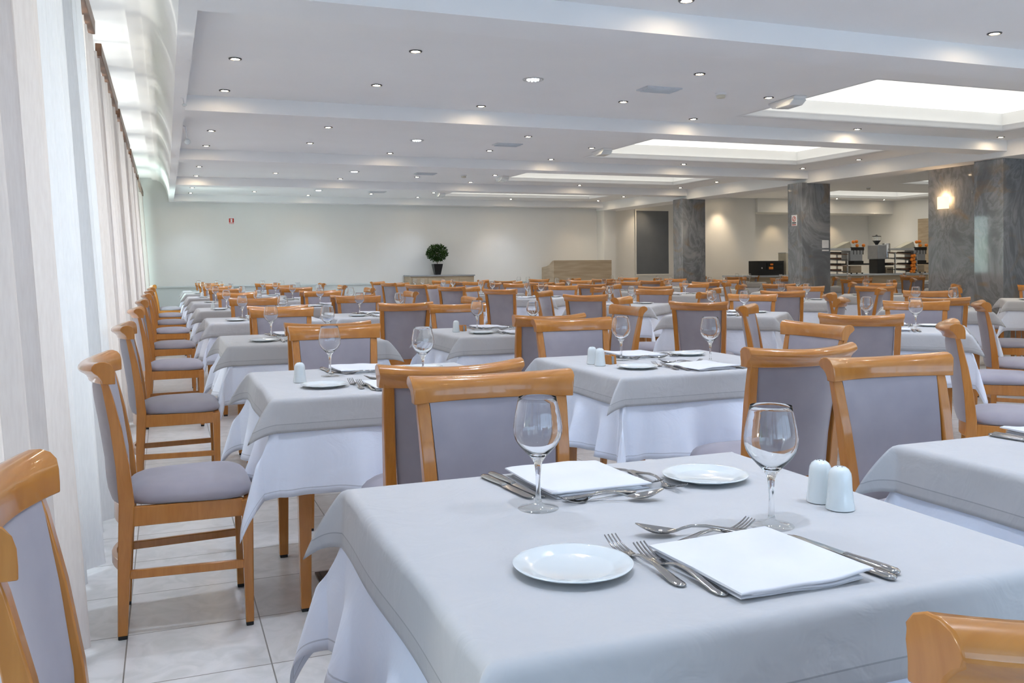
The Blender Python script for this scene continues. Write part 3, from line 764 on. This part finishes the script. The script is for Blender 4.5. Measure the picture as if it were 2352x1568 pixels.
# one place setting in table coordinates, seen by a guest sitting at -Y
SET = [('plate', -.235, -.145, 0, 0), ('fork', -.132, -.165, 0, 92), ('fork', -.105, -.215, 0, 95), ('napkin', .010, -.228, 0, 2),
       ('knife', .133, -.243, 0, 97), ('bknife', .155, -.236, 0.0, 97), ('spoon', .010, -.070, .003, 160), ('dfork', .028, -.092, 0, 12), ('glass', .155, -.075, 0, 0)]
NAMES = dict(plate=('white side plate', 'plate'), napkin=('folded white napkin', 'napkin'), knife=('steel table knife', 'knife'), bknife=('smaller steel knife', 'knife'), spoon=('steel dessert spoon', 'spoon'), dfork=('steel dessert fork', 'fork'), glass=('clear stemmed wine glass', 'glass'))
def setting(cx, cy, trz, srot, ord_, row, side, full, seed):
    rd = random.Random(seed); nf = 0
    for kind, x, y, z, rz in SET:
        if not full and kind in ('spoon', 'dfork', 'bknife'): continue
        if full < 1 and kind == 'fork' and nf == 1: continue
        j = 0 if full == 2 else 1
        x += rd.uniform(-.008, .008)*j; y += rd.uniform(-.008, .008)*j; rz += rd.uniform(-3, 3)*j
        y -= .035 if srot < 1 else .062
        a = trz+srot; X = cx+x*math.cos(a)-y*math.sin(a); Y = cy+x*math.sin(a)+y*math.cos(a)
        if kind == 'fork':
            nf += 1; nm, ct = (('outer steel fork' if nf == 1 else 'inner steel fork'), 'fork')
        else: nm, ct = NAMES[kind]
        kd = 'napkin2' if (kind == 'napkin' and rd.random() < .5) else kind
        put(kd, X, Y, ZT+z, a+math.radians(rz), '%s, %s setting, %s table in %s' % (nm, side, ord_, row), ct, ct+'s laid on the tables')

ORD = ['first', 'second', 'third', 'fourth', 'fifth', 'sixth', 'seventh', 'eighth', 'ninth', 'tenth', 'eleventh', 'twelfth']
DL = .255
def offs(cx, cy, a, x, y): return cx+x*math.cos(a)-y*math.sin(a), cy+x*math.sin(a)+y*math.cos(a)
def table(cx, cy, deg, i, row, chairs, var, hi, full, shakers=(), holder=None, rails={}):
    a = math.radians(deg); o_ = ORD[i]
    if not table_used[0]: t = TB; table_used[0] = True
    else: t = copy_tree(TB)
    t.location = (cx, cy, 0); t.rotation_euler.z = a; t.scale.y = .941
    tag(t, 'square wooden-legged table under cloths, %s table in %s' % (o_, row), 'table', 'cloth-covered dining tables')
    cloths(cx, cy, a, var, hi, o_, row)
    for k_, (lx, ly, lr, nm) in enumerate(chairs):
        X, Y = offs(cx, cy, a, lx, ly)
        if nm in rails: X = rails[nm][0]-.25*math.sin(a+lr); Y = rails[nm][1]+.25*math.cos(a+lr)
        chair(X, Y, a+lr, 'honey-wood chair with mauve-grey pads, %s side of %s table in %s' % (nm, o_, row))
    side = ('near', 'far') if abs(deg) < 10 else ('near-left', 'far-right')
    setting(cx, cy, a, 0, o_, row, side[0], full, i*7+var); setting(cx, cy, a, PI, o_, row, side[1], full, i*7+var+3)
    for q, (x, y) in enumerate(shakers):
        X, Y = offs(cx, cy, a, x, y)
        put('shaker', X, Y, ZT, q*2.1, 'white porcelain shaker, %s%s table in %s' % (['', 'nearer one, ', ''][0 if len(shakers) == 1 else (1 if q == 1 else 0)] if q == 1 or len(shakers) == 1 else 'farther one, ', o_, row), 'shaker', 'porcelain shakers')
    if holder:
        X, Y = offs(cx, cy, a, *holder); put('holder', X, Y, ZT, .25, 'small wooden sachet holder on the %s table in %s' % (o_, row), 'holder', 'sachet holders')
# rail local y is about -.255
def std(far=None, near=None, left=None, right=None, jx=(0, 0)):
    r = []
    if far is not None: r.append((jx[0], far-DL, PI, 'far'))
    if near is not None: r.append((jx[1], -(near-DL), 0, 'near'))
    if left is not None: r.append((-left[0], left[1], -PI/2, 'window'))
    if right is not None: r.append((right[0], right[1], PI/2, 'aisle'))
    return r
RA, RB, RC, RD, RE, RF = 'the window row', 'the second row', 'the cornerwise third row', 'the cornerwise fourth row', 'the row beside the pillars', 'the area beyond the pillars'
A_Y = [1.33, 3.45, 5.62, 7.85, 10.0, 12.2, 14.4, 16.5, 18.35]
W_Y = [1.39, 3.28, 5.2, 7.32, 9.25, 11.4, 13.2, 15.2, 17.7]
A_F = [2.30, 4.53, 6.72, 8.95, 11.1, 13.3, 15.4, 17.4, 19.2]
A_N = [.575, 2.60, 4.82, 7.12, 9.2, 11.4, 13.6, 15.7, 17.6]
for i, y in enumerate(A_Y):
    cx = .765
    ch = std(far=A_F[i]-y, near=y-A_N[i], left=(cx-(.055 if i else .042), W_Y[i]-y), jx=(0.05 if i == 0 else .02, 0.04))
    if i == 0: ch[0] = (.045, A_F[0]-y-DL, PI+math.radians(-2), 'far'); ch[1] = (.052, -(y-A_N[0]-DL)-.045, math.radians(-3), 'near')
    sh = {0: [(.33, -.019), (.328, -.072)], 1: [(-.30, -.015)], 3: [(-.1, .1)], 4: [(-.3, 0)], 6: [(-.25, 0)]}.get(i, [])
    table(cx, y, 0, i, RA, ch, {0: 1, 1: 2, 2: 3}.get(i, 3+i % 3), i < 3, 2 if i == 0 else (1 if i < 4 else 0), sh)
B_Y = [1.24, 3.47, 5.60, 8.0, 10.25, 12.45, 14.55, 16.7]
B_X = [2.05, 2.06, 2.10, 1.80, 1.80, 1.78, 1.78, 1.80]
B_F = [2.20, 4.48, 6.68, 9.0, 11.2, 13.4, 15.5, 17.6]; B_N = [.45, 2.58, 4.89, 7.14, 9.4, 11.55, 13.7, 15.8]
for i, y in enumerate(B_Y):
    ch = std(far=B_F[i]-y, near=y-B_N[i], right=((.87 if i < 2 else (.96 if i == 2 else .90))-DL, .05) if i else None, jx=(.0, .02))
    if i == 0: ch = [(.02, B_F[0]-y-DL, PI+math.radians(-3), 'far')]
    if i in (1, 2): ch[0] = (.0, B_F[i]-y-DL, PI+math.radians(-1), 'far')
    table(B_X[i], y, 0, i, RB, ch, {0: 6, 1: 7, 2: 8}.get(i, 3+i % 3), i < 3, 1 if i < 4 else 0, {1: [(-.335, .055), (-.335, -.02)], 2: [(-.33, .03)]}.get(i, []), {1: (-.265, .02), 2: (-.265, .09)}.get(i))
def diag(skip=(), d=.92-DL):
    # table turned so that its sides face the chairs on the diagonals
    allc = [(0, -d, 0, 'near-left'), (0, d, PI, 'far-right'), (-d, 0, -PI/2, 'far-left'), (d, 0, PI/2, 'near-right')]
    return [c_ for c_ in allc if c_[3] not in skip]
C_P = [(4.28, 2.64), (4.43, 4.62), (4.51, 6.57), (4.60, 8.70), (4.63, 11.22), (4.60, 13.07), (4.60, 15.10), (4.59, 17.0)]
NL, FR, FL, NR = 'near-left', 'far-right', 'far-left', 'near-right'
C_R = [{FL: (3.55, 3.30)}, {NL: (3.66, 4.04), FR: (5.20, 5.17), FL: (3.78, 5.27)}, {NL: (3.84, 5.98), FR: (5.19, 7.15), FL: (3.80, 7.17)}, {NL: (3.86, 8.04), FR: (5.36, 9.28), FL: (4.0, 9.44)},
       {NL: (3.91, 10.60), FR: (5.35, 11.84), FL: (3.97, 11.95)}, {NL: (3.84, 12.42), FR: (5.36, 13.73), FL: (3.95, 13.85)}, {NL: (3.84, 14.30), FR: (5.36, 15.90), FL: (3.97, 15.90)}, {NL: (3.86, 16.2), FR: (5.30, 17.75), FL: (3.92, 17.65)}]
D_R = [{FL: (5.51, 4.86)}, {NL: (5.90, 5.62), FR: (7.18, 6.99), FL: (5.89, 6.90)}, {NL: (6.06, 7.83), FR: (7.47, 9.20)}, {NL: (6.10, 10.55), FR: (7.48, 11.75)}, {NL: (6.05, 12.37), FR: (7.42, 13.73)}, {NL: (6.0, 14.2), FR: (7.39, 15.55)}, {FR: (7.45, 17.75)}]
for i, (x, y) in enumerate(C_P):
    table(x, y, -45, i, RC, diag(('near-left', 'near-right') if i == 0 else ()), 3+i % 3, False, 1 if i < 3 else 0, rails=C_R[i])
D_P = [(6.20, 4.20), (6.55, 6.30), (6.75, 8.52), (6.79, 11.15), (6.73, 13.05), (6.69, 14.88), (6.80, 17.05)]
for i, (x, y) in enumerate(D_P):
    table(x, y, -45, i, RD, diag(), 3+(i+1) % 3, False, 0, rails=D_R[i])
E_P = [(9.10, 7.15), (8.75, 9.35), (8.75, 11.2), (8.85, 13.2), (8.9, 15.05), (9.0, 17.2)]
for i, (x, y) in enumerate(E_P):
    table(x, y, -45, i, RE, diag(('far-right',) if i == 2 else (('near-right',) if i == 3 else ())), 3+(i+2) % 3, False, 0)
F_P = [(11.6, 10.7), (11.7, 13.0), (11.9, 15.2), (12.3, 17.3), (14.0, 11.9), (14.3, 14.3), (16.4, 13.2), (16.6, 15.6)]
for i, (x, y) in enumerate(F_P):
    table(x, y, -45, i, RF, diag(), 3+i % 3, False, 0)
for p in ('napkin2',):
    if p not in used: bpy.data.objects.remove(PROTO[p])

# ------------------------------------------------------------------ ceiling fittings
def make_downlight():
    r = empty('ceiling_spotlight')
    a = MB(); a.lathe([(.046, -.001), (.046, -.005), (.043, -.008), (.034, -.008), (.030, -.002), (.030, .0)], 24, close=True); a.build('bezel', DGREY, r)
    a = MB(); a.lathe([(.0005, -.006), (.022, -.006), (.026, -.003), (.026, -.001), (.0005, -.001)], 20); a.build('lamp', WARML, r)
    return r
DLT = make_downlight(); dl_used = [0]
def downlight(x, y, z, label):
    c = DLT if not dl_used[0] else copy_tree(DLT); dl_used[0] = 1
    c.location = (x, y, z); tag(c, label, 'ceiling light', 'small round recessed ceiling spotlights')
    l = bpy.data.lights.new('lamp_glow', 'SPOT'); l.energy = LAMP_W if x < 9.3 else 44.0; l.color = LAMP_C if x < 9.3 else (1.0, 0.88, 0.72); l.spot_size = math.radians(108); l.spot_blend = 1.0; l.shadow_soft_size = .035
    o = bpy.data.objects.new('lamp_glow', l); C.objects.link(o); o.location = (x, y, z-.012)
cols = [('nearest the windows', .49, (6.75, 7.98, 10.35, 11.62, 14.03, 15.42, 17.7, 18.95)), ('second from the windows', 1.65, (6.12, 7.36, 9.72, 11.02, 13.35, 14.66, 17.0, 18.3)),
        ('third from the windows', 2.79, (4.45, 8.02, 11.69, 15.31, 18.98)), ('beside the air vents', 3.96, (6.13, 7.40, 9.73, 11.07, 13.35, 14.68, 17.0, 18.3)),
        ('left of the coffers', 5.12, (4.42, 6.80, 8.05, 10.43, 11.73, 14.05, 15.34, 17.7, 18.95)), ('between the coffers', 7.29, (8.09, 11.73, 15.38, 18.98, 4.45)), ('right of the coffers', 9.46, (8.08, 10.47, 11.71, 14.1, 15.35, 17.7, 18.95, 6.8))]
for nm, x, yy in cols:
    for i, y in enumerate(sorted(yy+((.95, 2.45, 3.75) if x != 2.79 else (.75, 2.6)))): downlight(x, y, ZC, 'small round ceiling spotlight, %s from the front of the line %s' % (ORD[i], nm))
for i, (x, y) in enumerate([(11.9, 12.0), (11.9, 15.5), (14.2, 17.0), (13.27, 19.3), (15.2, 19.2), (16.7, 19.3), (18.3, 19.3), (11.0, 19.25)]):
    downlight(x, y, ZR, 'small round ceiling spotlight beyond the pillars, %s of eight' % ORD[i])
def make_big():
    r = empty('ceiling_downlight')
    a = MB(); a.lathe([(.085, -.001), (.085, -.006), (.078, -.010), (.070, -.006), (.068, .0)], 32, close=True); a.build('bezel', ALU, r)
    a = MB()
    for i in range(9):
        an = 2*PI*i/9; a.sphere((.042*math.cos(an), .042*math.sin(an), -.004), .010, 8, 5)
    a.sphere((0, 0, -.004), .012, 8, 5); a.build('lamp', COOLL, r)
    a = MB(); a.lathe([(.0005, -.002), (.069, -.002), (.069, -.0005), (.0005, -.0005)], 28); a.build('reflector', ALU, r)
    return r
bgp = make_big()
for i, (x, y) in enumerate([(2.79, 6.74), (2.81, 10.41), (2.79, 14.1), (2.8, 17.7)]):
    c = bgp if i == 0 else copy_tree(bgp); c.location = (x, y, ZC); tag(c, 'wide silver faceted downlight, %s from the camera' % ORD[i], 'ceiling light', 'wide silver downlights')
def make_vent():
    r = empty('ceiling_vent')
    a = MB(); a.box(-.17, .17, -.10, .10, -.012, 0); a.build('frame', VENT, r, .003)
    a = MB(); a.box(-.15, .15, -.08, .08, -.016, -.010)
    for i in range(7): a.box(-.145, .145, -.075+i*.0235, -.068+i*.0235, -.022, -.014)
    a.build('grille', VENT, r)
    return r
vp = make_vent()
for i, (x, y) in enumerate([(3.97, 6.77), (3.97, 10.44), (3.94, 14.09), (3.97, 17.77)]):
    c = vp if i == 0 else copy_tree(vp); c.location = (x, y, ZC); tag(c, 'rectangular grey ceiling vent, %s from the camera' % ORD[i], 'vent', 'ceiling vents')
def make_smoke():
    r = empty('smoke_detector')
    a = MB(); a.lathe([(.0005, 0), (.052, 0), (.052, -.012), (.046, -.018), (.0005, -.018)], 24); a.build('base', WHITE, r)
    a = MB(); a.lathe([(.036, -.018), (.040, -.030), (.034, -.044), (.0005, -.048)], 24); a.build('sensor', CREAM, r)
    return r
sm = make_smoke()
for i, (x, y, z) in enumerate([(4.59, 6.77, ZC), (4.62, 14.19, ZC), (15.0, 16.3, ZR)]):
    c = sm if i == 0 else copy_tree(sm); c.location = (x, y, z); tag(c, 'round white smoke detector on the ceiling, ' + ['nearest', 'farther down the main room', 'beyond the pillars'][i], 'smoke detector', 'smoke detectors')
def make_emerg():
    r = empty('emergency_light')
    a = MB(); a.loft([[(-.16, y, 0), (.16, y, 0), (.15, y, -.02), (.11, y, -.055), (-.11, y, -.055), (-.15, y, -.02)] for y in (-.055, .055)], smooth=False); a.build('housing', WHITE, r, .008, 3)
    a = MB(); a.loft([[(-.13, y, -.022), (.06, y, -.05), (.06, y, -.066), (-.10, y, -.066), (-.15, y, -.03)] for y in (-.06, .06)], smooth=False); a.build('diffuser', PORC, r, .006, 3)
    return r
em = make_emerg()
for i, (x, y) in enumerate([(5.36, 6.85), (5.36, 10.62), (5.36, 14.36), (5.32, 17.9)]):
    c = em if i == 0 else copy_tree(em); c.location = (x, y, ZC); c.rotation_euler.z = math.radians(84); c.scale = (1.45, 1.15, 1.1); tag(c, 'white emergency light beside the %s ceiling coffer' % ['nearest', 'second', 'third', 'farthest'][i], 'emergency light', 'emergency lights')
# small projector spots under the window beam
for i, (x, y) in enumerate([(.185, 9.75), (.135, 7.7)]):
    r = empty('projector_spot', (x, y, (ZC-.05) if i == 0 else ZB)); r.scale = (1, 1, 1) if i == 0 else (.6, .6, .35); tag(r, 'small white bracket spotlight on the window beam, ' + ['farther one', 'nearer one'][i], 'spotlight')
    a = MB(); a.tube([(0, 0, 0), (.03, 0, -.01), (.04, 0, -.13)], .006); a.build('bracket', WHITE, r)
    a = MB(); a.sphere((.045, 0, -.16), .030, 16, 10); a.build('head', PORC, r)

# ------------------------------------------------------------------ back wall furniture
r = empty('sideboard', (5.78, 19.45, 0)); tag(r, 'low pale oak sideboard against the back wall, under the potted tree', 'sideboard')
a = MB(); a.box(-.78, .68, -.28, .28, 0, .96); a.build('body', OAK, r, .003)
a = MB(); a.box(-.80, .70, -.30, .28, .96, .99); a.build('top', GREY, r, .003)
for s in (-.74, -.39, -.02, .33): a = MB(); a.box(s, s+.335, -.292, -.28, .08, .93); a.build('door', OAK, r, .002)
r = empty('potted_tree', (5.68, 19.42, .99)); tag(r, 'small round-headed tree in a black tapered pot on the sideboard', 'potted plant')
a = MB(); a.loft([[(x*s, y*s, z) for x, y in ((-1, -1), (1, -1), (1, 1), (-1, 1))] for z, s in ((0, .062), (.20, .098), (.245, .105))], smooth=False); a.build('pot', BLACK, r, .006)
a = MB(); a.tube([(0, 0, .2), (.004, 0, .33), (-.004, .003, .45), (0, 0, .55)], [.011, .010, .009, .006]); a.build('trunk', BARK, r)
a = MB(); rd = random.Random(3)
for i in range(2200):
    d_ = Vector((rd.gauss(0, 1), rd.gauss(0, 1), rd.gauss(0, 1))).normalized(); q = rd.uniform(.0, 1)**.4
    p = Vector((0, 0, .49))+Vector((d_.x*.235*q, d_.y*.2*q, d_.z*.185*q))
    t = (d_+Vector((rd.uniform(-.8, .8), rd.uniform(-.8, .8), rd.uniform(-.6, .9)))).normalized(); s_ = t.cross(Vector((rd.uniform(-1, 1), rd.uniform(-1, 1), rd.uniform(-1, 1)))).normalized(); l = rd.uniform(.035, .06)
    a.add([p, p+t*l*.5+s_*.009, p+t*l, p+t*l*.5-s_*.009], [(0, 1, 2, 3)], 0, False)
a.build('foliage', LEAF, r, fixn=False)
r = empty('buffet_stand', (9.0, 19.2, 0)); tag(r, 'tall pale oak buffet stand with curved left end, by the back wall', 'buffet stand')
a = MB(); a.box(-.66, .78, -.29, -.25, 0, 1.29); a.build('front_panel', OAK, r, .002)
a = MB(); pr2 = [(.42, 0), (-.29, 0), (-.29, 1.29), (-.22, 1.285), (-.12, 1.24), (-.02, 1.19), (.12, 1.16), (.42, 1.13)]
a.loft([[(x, y, z) for y, z in pr2] for x in (-.70, -.66)], smooth=False); a.build('side_panel', OAK, r)
a = MB(); a.box(-.66, .78, -.25, .42, 0, .95); a.build('body', OAK, r)
# wall sign: fire point
r = empty('wall_sign', (1.31, YB, CAMZ+.99)); tag(r, 'small square red and white safety sign high on the back wall', 'sign')
a = MB(); a.box(-.07, .07, -.006, 0, -.07, .07); a.build('board', SIGNW, r)
a = MB(); a.box(-.05, -.018, -.008, -.006, -.035, .055); a.box(.018, .05, -.008, -.006, -.035, .055); a.box(-.018, .018, -.008, -.006, .045, .055); a.box(-.018, .018, -.008, -.006, -.035, -.027); a.build('symbol', RED, r)
a = MB(); a.box(-.055, .055, -.008, -.006, -.058, -.048); a.build('caption_line', RED, r)
# no smoking sign on the middle pillar (left face)
r = empty('no_smoking_sign', (9.70, 12.22, CAMZ+.70)); tag(r, 'white no-smoking notice with red ring on the middle marble pillar', 'sign')
a = MB(); a.box(-.006, 0, -.065, .065, -.09, .09); a.build('board', SIGNW, r)
a = MB(); rings = []
for j in range(25):
    an = 2*PI*j/24; rings.append([(-.009 if k_ in (0, 1) else -.006, (.034 if k_ in (0, 3) else .043)*math.cos(an), .025+(.034 if k_ in (0, 3) else .043)*math.sin(an)) for k_ in range(4)])
a.loft(rings, caps=False, smooth=False); a.tube([(-.008, -.028, .053), (-.008, .028, -.003)], .004, 6); a.box(-.008, -.006, -.05, .05, -.078, -.066); a.build('symbol', RED, r)
a = MB(); a.box(-.0085, -.006, -.05, .05, -.045, -.030); a.box(-.0085, -.006, -.05, .05, -.06, -.053); a.build('caption_line', BLACK, r)
r = empty('switch_plate', (10.17, 12.03, CAMZ+.30)); tag(r, 'white square switch plate on the front of the middle pillar', 'switch')
a = MB(); a.box(-.07, .06, -.012, 0, -.06, .07); a.build('plate', SIGNW, r, .003); a = MB(); a.box(-.07, .06, -.012, 0, -.11, -.085); a.build('rocker', SIGNW, r)
# sconce
r = empty('wall_sconce', (10.15, 9.55, CAMZ+.83)); tag(r, 'glowing frosted glass wall lamp on the grey marble slab', 'wall lamp')
a = MB(); a.loft([[(-.055-.02*math.cos(t*PI)*0-.045*math.sin(PI*t), -.10+.20*t, z) for t in [q/12 for q in range(13)]]+[(-.050-.045*math.sin(PI*t), -.10+.20*t, z) for t in [1-q/12 for q in range(13)]] for z in (-.10, .07)], caps=False); a.build('shade', FROST, r)
a = MB(); a.box(-.05, 0, -.02, .02, -.07, -.02); a.build('bracket', ALU, r)
a = MB(); a.sphere((-.045, 0, .01), .022, 12, 8); a.build('bulb', BULB, r)
l = bpy.data.lights.new('sconce_light', 'POINT'); l.energy = 3.5; l.color = (1, .66, .35); l.shadow_soft_size = .015; l.specular_factor = 0
o = bpy.data.objects.new('sconce_light', l); C.objects.link(o); o.location = (10.095, 9.55, CAMZ+.885)
# scallops of warm light from recessed spots near the walls
for (x, y, z, p) in [(13.27, 19.42, ZR-.02, 42), (11.0, 19.42, ZR-.02, 22), (15.2, 19.3, ZR-.02, 16), (16.7, 19.35, ZR-.02, 14), (18.3, 19.35, ZR-.02, 22)]:
    spot('wall_washer', (x, y, z), (x, 19.9, .6), p, 62)
for x, p in ((6.9, 9), (8.9, 9)): spot('wall_washer', (x, 18.8, ZC-.02), (x+.2, 19.75, 1.3), p, 50)
for (x, y) in ((15.6, 20.2), (17.6, 20.2)): spot('alcove_spot', (x, y, 2.48), (x, 20.6, .9), 12, 90)

# ------------------------------------------------------------------ juice bar
BY = 17.8
r = empty('bar_counter', (15.6, BY+.35, 0)); tag(r, 'long wooden-fronted juice bar counter with a grey top beyond the pillars', 'bar counter')
a = MB(); a.box(-2.9, 2.75, -.3, .45, 0, .85); a.build('body', OAK, r)
a = MB(); a.box(-2.95, 2.8, -.36, .5, .85, .895); a.build('worktop', VENT, r, .004)
zt = .895
r = empty('oven', (13.42, BY+.15, zt)); tag(r, 'black glass-fronted oven on the left end of the bar', 'oven')
a = MB(); a.box(-.36, .36, -.2, .2, 0, .34); a.build('body', BLACK, r, .006)
a = MB(); a.box(-.14, .30, -.208, -.2, .13, .29); a.build('window', GLASS, r)
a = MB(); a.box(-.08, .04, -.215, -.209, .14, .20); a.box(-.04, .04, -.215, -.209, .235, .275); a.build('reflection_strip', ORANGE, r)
a = MB(); a.sphere((-.28, -.21, .17), .02, 10, 6); a.build('knob', ALU, r)
r = empty('water_filter', (14.0, BY+.15, zt)); tag(r, 'tall cream box standing right of the black oven', 'container')
a = MB(); a.box(-.12, .10, -.15, .15, 0, .52); a.build('body', CREAM, r, .01); a = MB(); a.box(-.12, .10, -.15, .15, .52, .54); a.build('lid', WHITE, r, .005)
def juicer(x, label, basket):
    r = empty('citrus_juicer', (x, BY+.15, zt)); tag(r, label, 'juicer', 'citrus juicers on the bar')
    a = MB(); a.box(-.22, .16, -.16, .16, .32, .58); a.build('housing', GREY, r, .01)
    a = MB(); a.box(-.20, .14, -.14, .14, .02, .20); a.build('peel_bin', OAK, r, .006)
    a = MB(); a.box(-.24, .40, -.18, .18, .22, .26); a.box(-.1, .2, -.15, .15, .26, .32); a.build('drip_tray', BLACK, r)
    a = MB(); a.loft([[(-1.0, -.14, .60), (-1.0, .14, .60), (-1.0, .14, .63), (-1.0, -.14, .63)], [(-.2, -.16, .57), (-.2, .16, .57), (-.2, .16, .64), (-.2, -.16, .64)]], smooth=False); a.build('feed_chute', ALU, r)
    a = MB(); a.loft([[(-.62, -.1, .64), (-.62, .1, .64), (-.62, .1, .645), (-.62, -.1, .645)], [(-.2, -.12, .80), (-.2, .12, .80), (-.12, .12, .64), (-.12, -.12, .64)]], smooth=False); a.build('chute_cover', CREAM, r)
    a = MB(); a.box(-.18, .22, -.15, .15, .58, .66); 
    for q in range(4): a.tube([(-.12+.1*q, -.155, .58), (-.12+.1*q, -.155, .48)], .012, 6)
    a.build('feed_rack', BLACK, r)
    a = MB()
    for q in range(3): a.tube([(-.2+q*.17, -.17, 0), (-.2+q*.17, -.17, .03)], .02, 8)
    a.build('feet', BLACK, r)
    return r
juicer(16.02, 'grey citrus juicer with oranges in its rack, left one on the bar', 0); juicer(18.05, 'grey citrus juicer with oranges in its rack, right one on the bar', 1)
oi = 0; orp = None
def orange(x, y, z, label, m=ORANGE):
    global orp
    if orp is None:
        a = MB(); a.sphere((0, 0, 0), .042, 14, 10); orp = a.build('orange', ORANGE); c = orp
    else: c = orp.copy(); C.objects.link(c)
    c.location = (x, y, z); tag(c, label, 'orange', 'oranges on the juice bar')
for bx, nm in ((16.02, 'left'), (18.05, 'right')):
    for i, (dx, dz) in enumerate([(-.12, .79), (-.02, .80), (.0, .70), (.20, .705)]):
        orange(bx+dx, BY-.0, zt+dz-.0, 'orange %s in the rack of the %s juicer' % (['top left', 'top right', 'low left', 'low right'][i], nm))
for i, (dx, dz) in enumerate([(-.38, .045), (-.30, .045), (-.34, .115), (-.27, .12), (-.36, .19), (-.29, .20), (-.33, .27), (-.27, .28), (-.37, .34), (-.30, .36), (-.35, .43), (-.28, .44)]):
    orange(18.05+dx, BY-.08, zt+dz, '%s orange of the %s layer up in the stack beside the right juicer' % (['left', 'right'][i % 2], ORD[min(i//2, 8)]))
r = empty('coffee_grinder', (16.95, BY+.2, zt)); tag(r, 'grey coffee grinder with clear bean hopper in the middle of the bar', 'coffee grinder')
a = MB(); a.box(-.26, .02, -.18, .18, .36, .72); a.build('body', GREY, r, .015)
a = MB(); a.box(-.24, 0, -.15, .15, 0, .37); a.build('base', BLACK, r, .01)
a = MB(); a.lathe([(.10, .50), (.10, .745), (.09, .76), (.0005, .76)], 24, cx=.12, cy=-.06); a.build('doser', ALU, r)
a = MB(); a.lathe([(.0005, .36), (.045, .36), (.045, .5), (.0005, .5)], 18, cx=.12, cy=-.08); a.build('spout', ALU, r)
a = MB(); a.lathe([(.03, .72), (.05, .76), (.105, .83)], 24, cx=-.13); a.lathe([(.11, .93), (.11, .945), (.03, .955), (.02, .975), (.0005, .98)], 24, cx=-.13); a.build('hopper_cap', BLACK, r)
a = MB(); a.lathe([(.105, .83), (.108, .93), (.104, .93), (.10, .83)], 24, cx=-.13, close=True); a.build('hopper', GLASS, r)
a = MB(); a.box(.02, .28, -.15, .15, .20, .27); a.build('drip_tray', BLACK, r, .005); a = MB(); a.box(.04, .28, -.14, .14, .0, .16); a.build('knock_box', OAK, r, .005)
def rack(x, label):
    r = empty('tray_rack', (x, BY+.12, zt)); tag(r, label, 'rack', 'tray racks on the bar')
    for s in (-.36, .34):
        for q in (-.2, .17): a = MB(); a.box(s-.012, s+.012, q, q+.03, 0, .52); a.build('post', ALU, r)
    for q in range(4):
        a = MB(); z0 = .05+.14*q; a.loft([[(-.5, -.2, z0+.05), (-.5, .2, z0+.05), (-.5, .2, z0+.065), (-.5, -.2, z0+.065)], [(.36, -.2, z0), (.36, .2, z0), (.36, .2, z0+.015), (.36, -.2, z0+.015)]], smooth=False); a.build('tray', DARKW if q % 2 else DGREY, r)
        a = MB(); a.box(-.1+.07*(q % 2), .22, -.12, .1, z0+.025, z0+.075); a.build('tray_content', BLACK if q % 2 else DARKW, r, .01)
rack(15.32, 'metal rack of dark trays left of the left juicer'); rack(17.52, 'metal rack of dark trays left of the right juicer')

# floor grille
r = empty('floor_grille', (.68, 2.92, 0)); tag(r, 'black slatted floor grille on the tiles beside the nearest table', 'floor grille')
a = MB(); a.box(-.16, .16, -.30, .58, 0, .008)
for q in range(8): a.box(-.145+q*.038, -.13+q*.038, -.28, .56, .008, .015)
a.build('slats', BLACK, r)
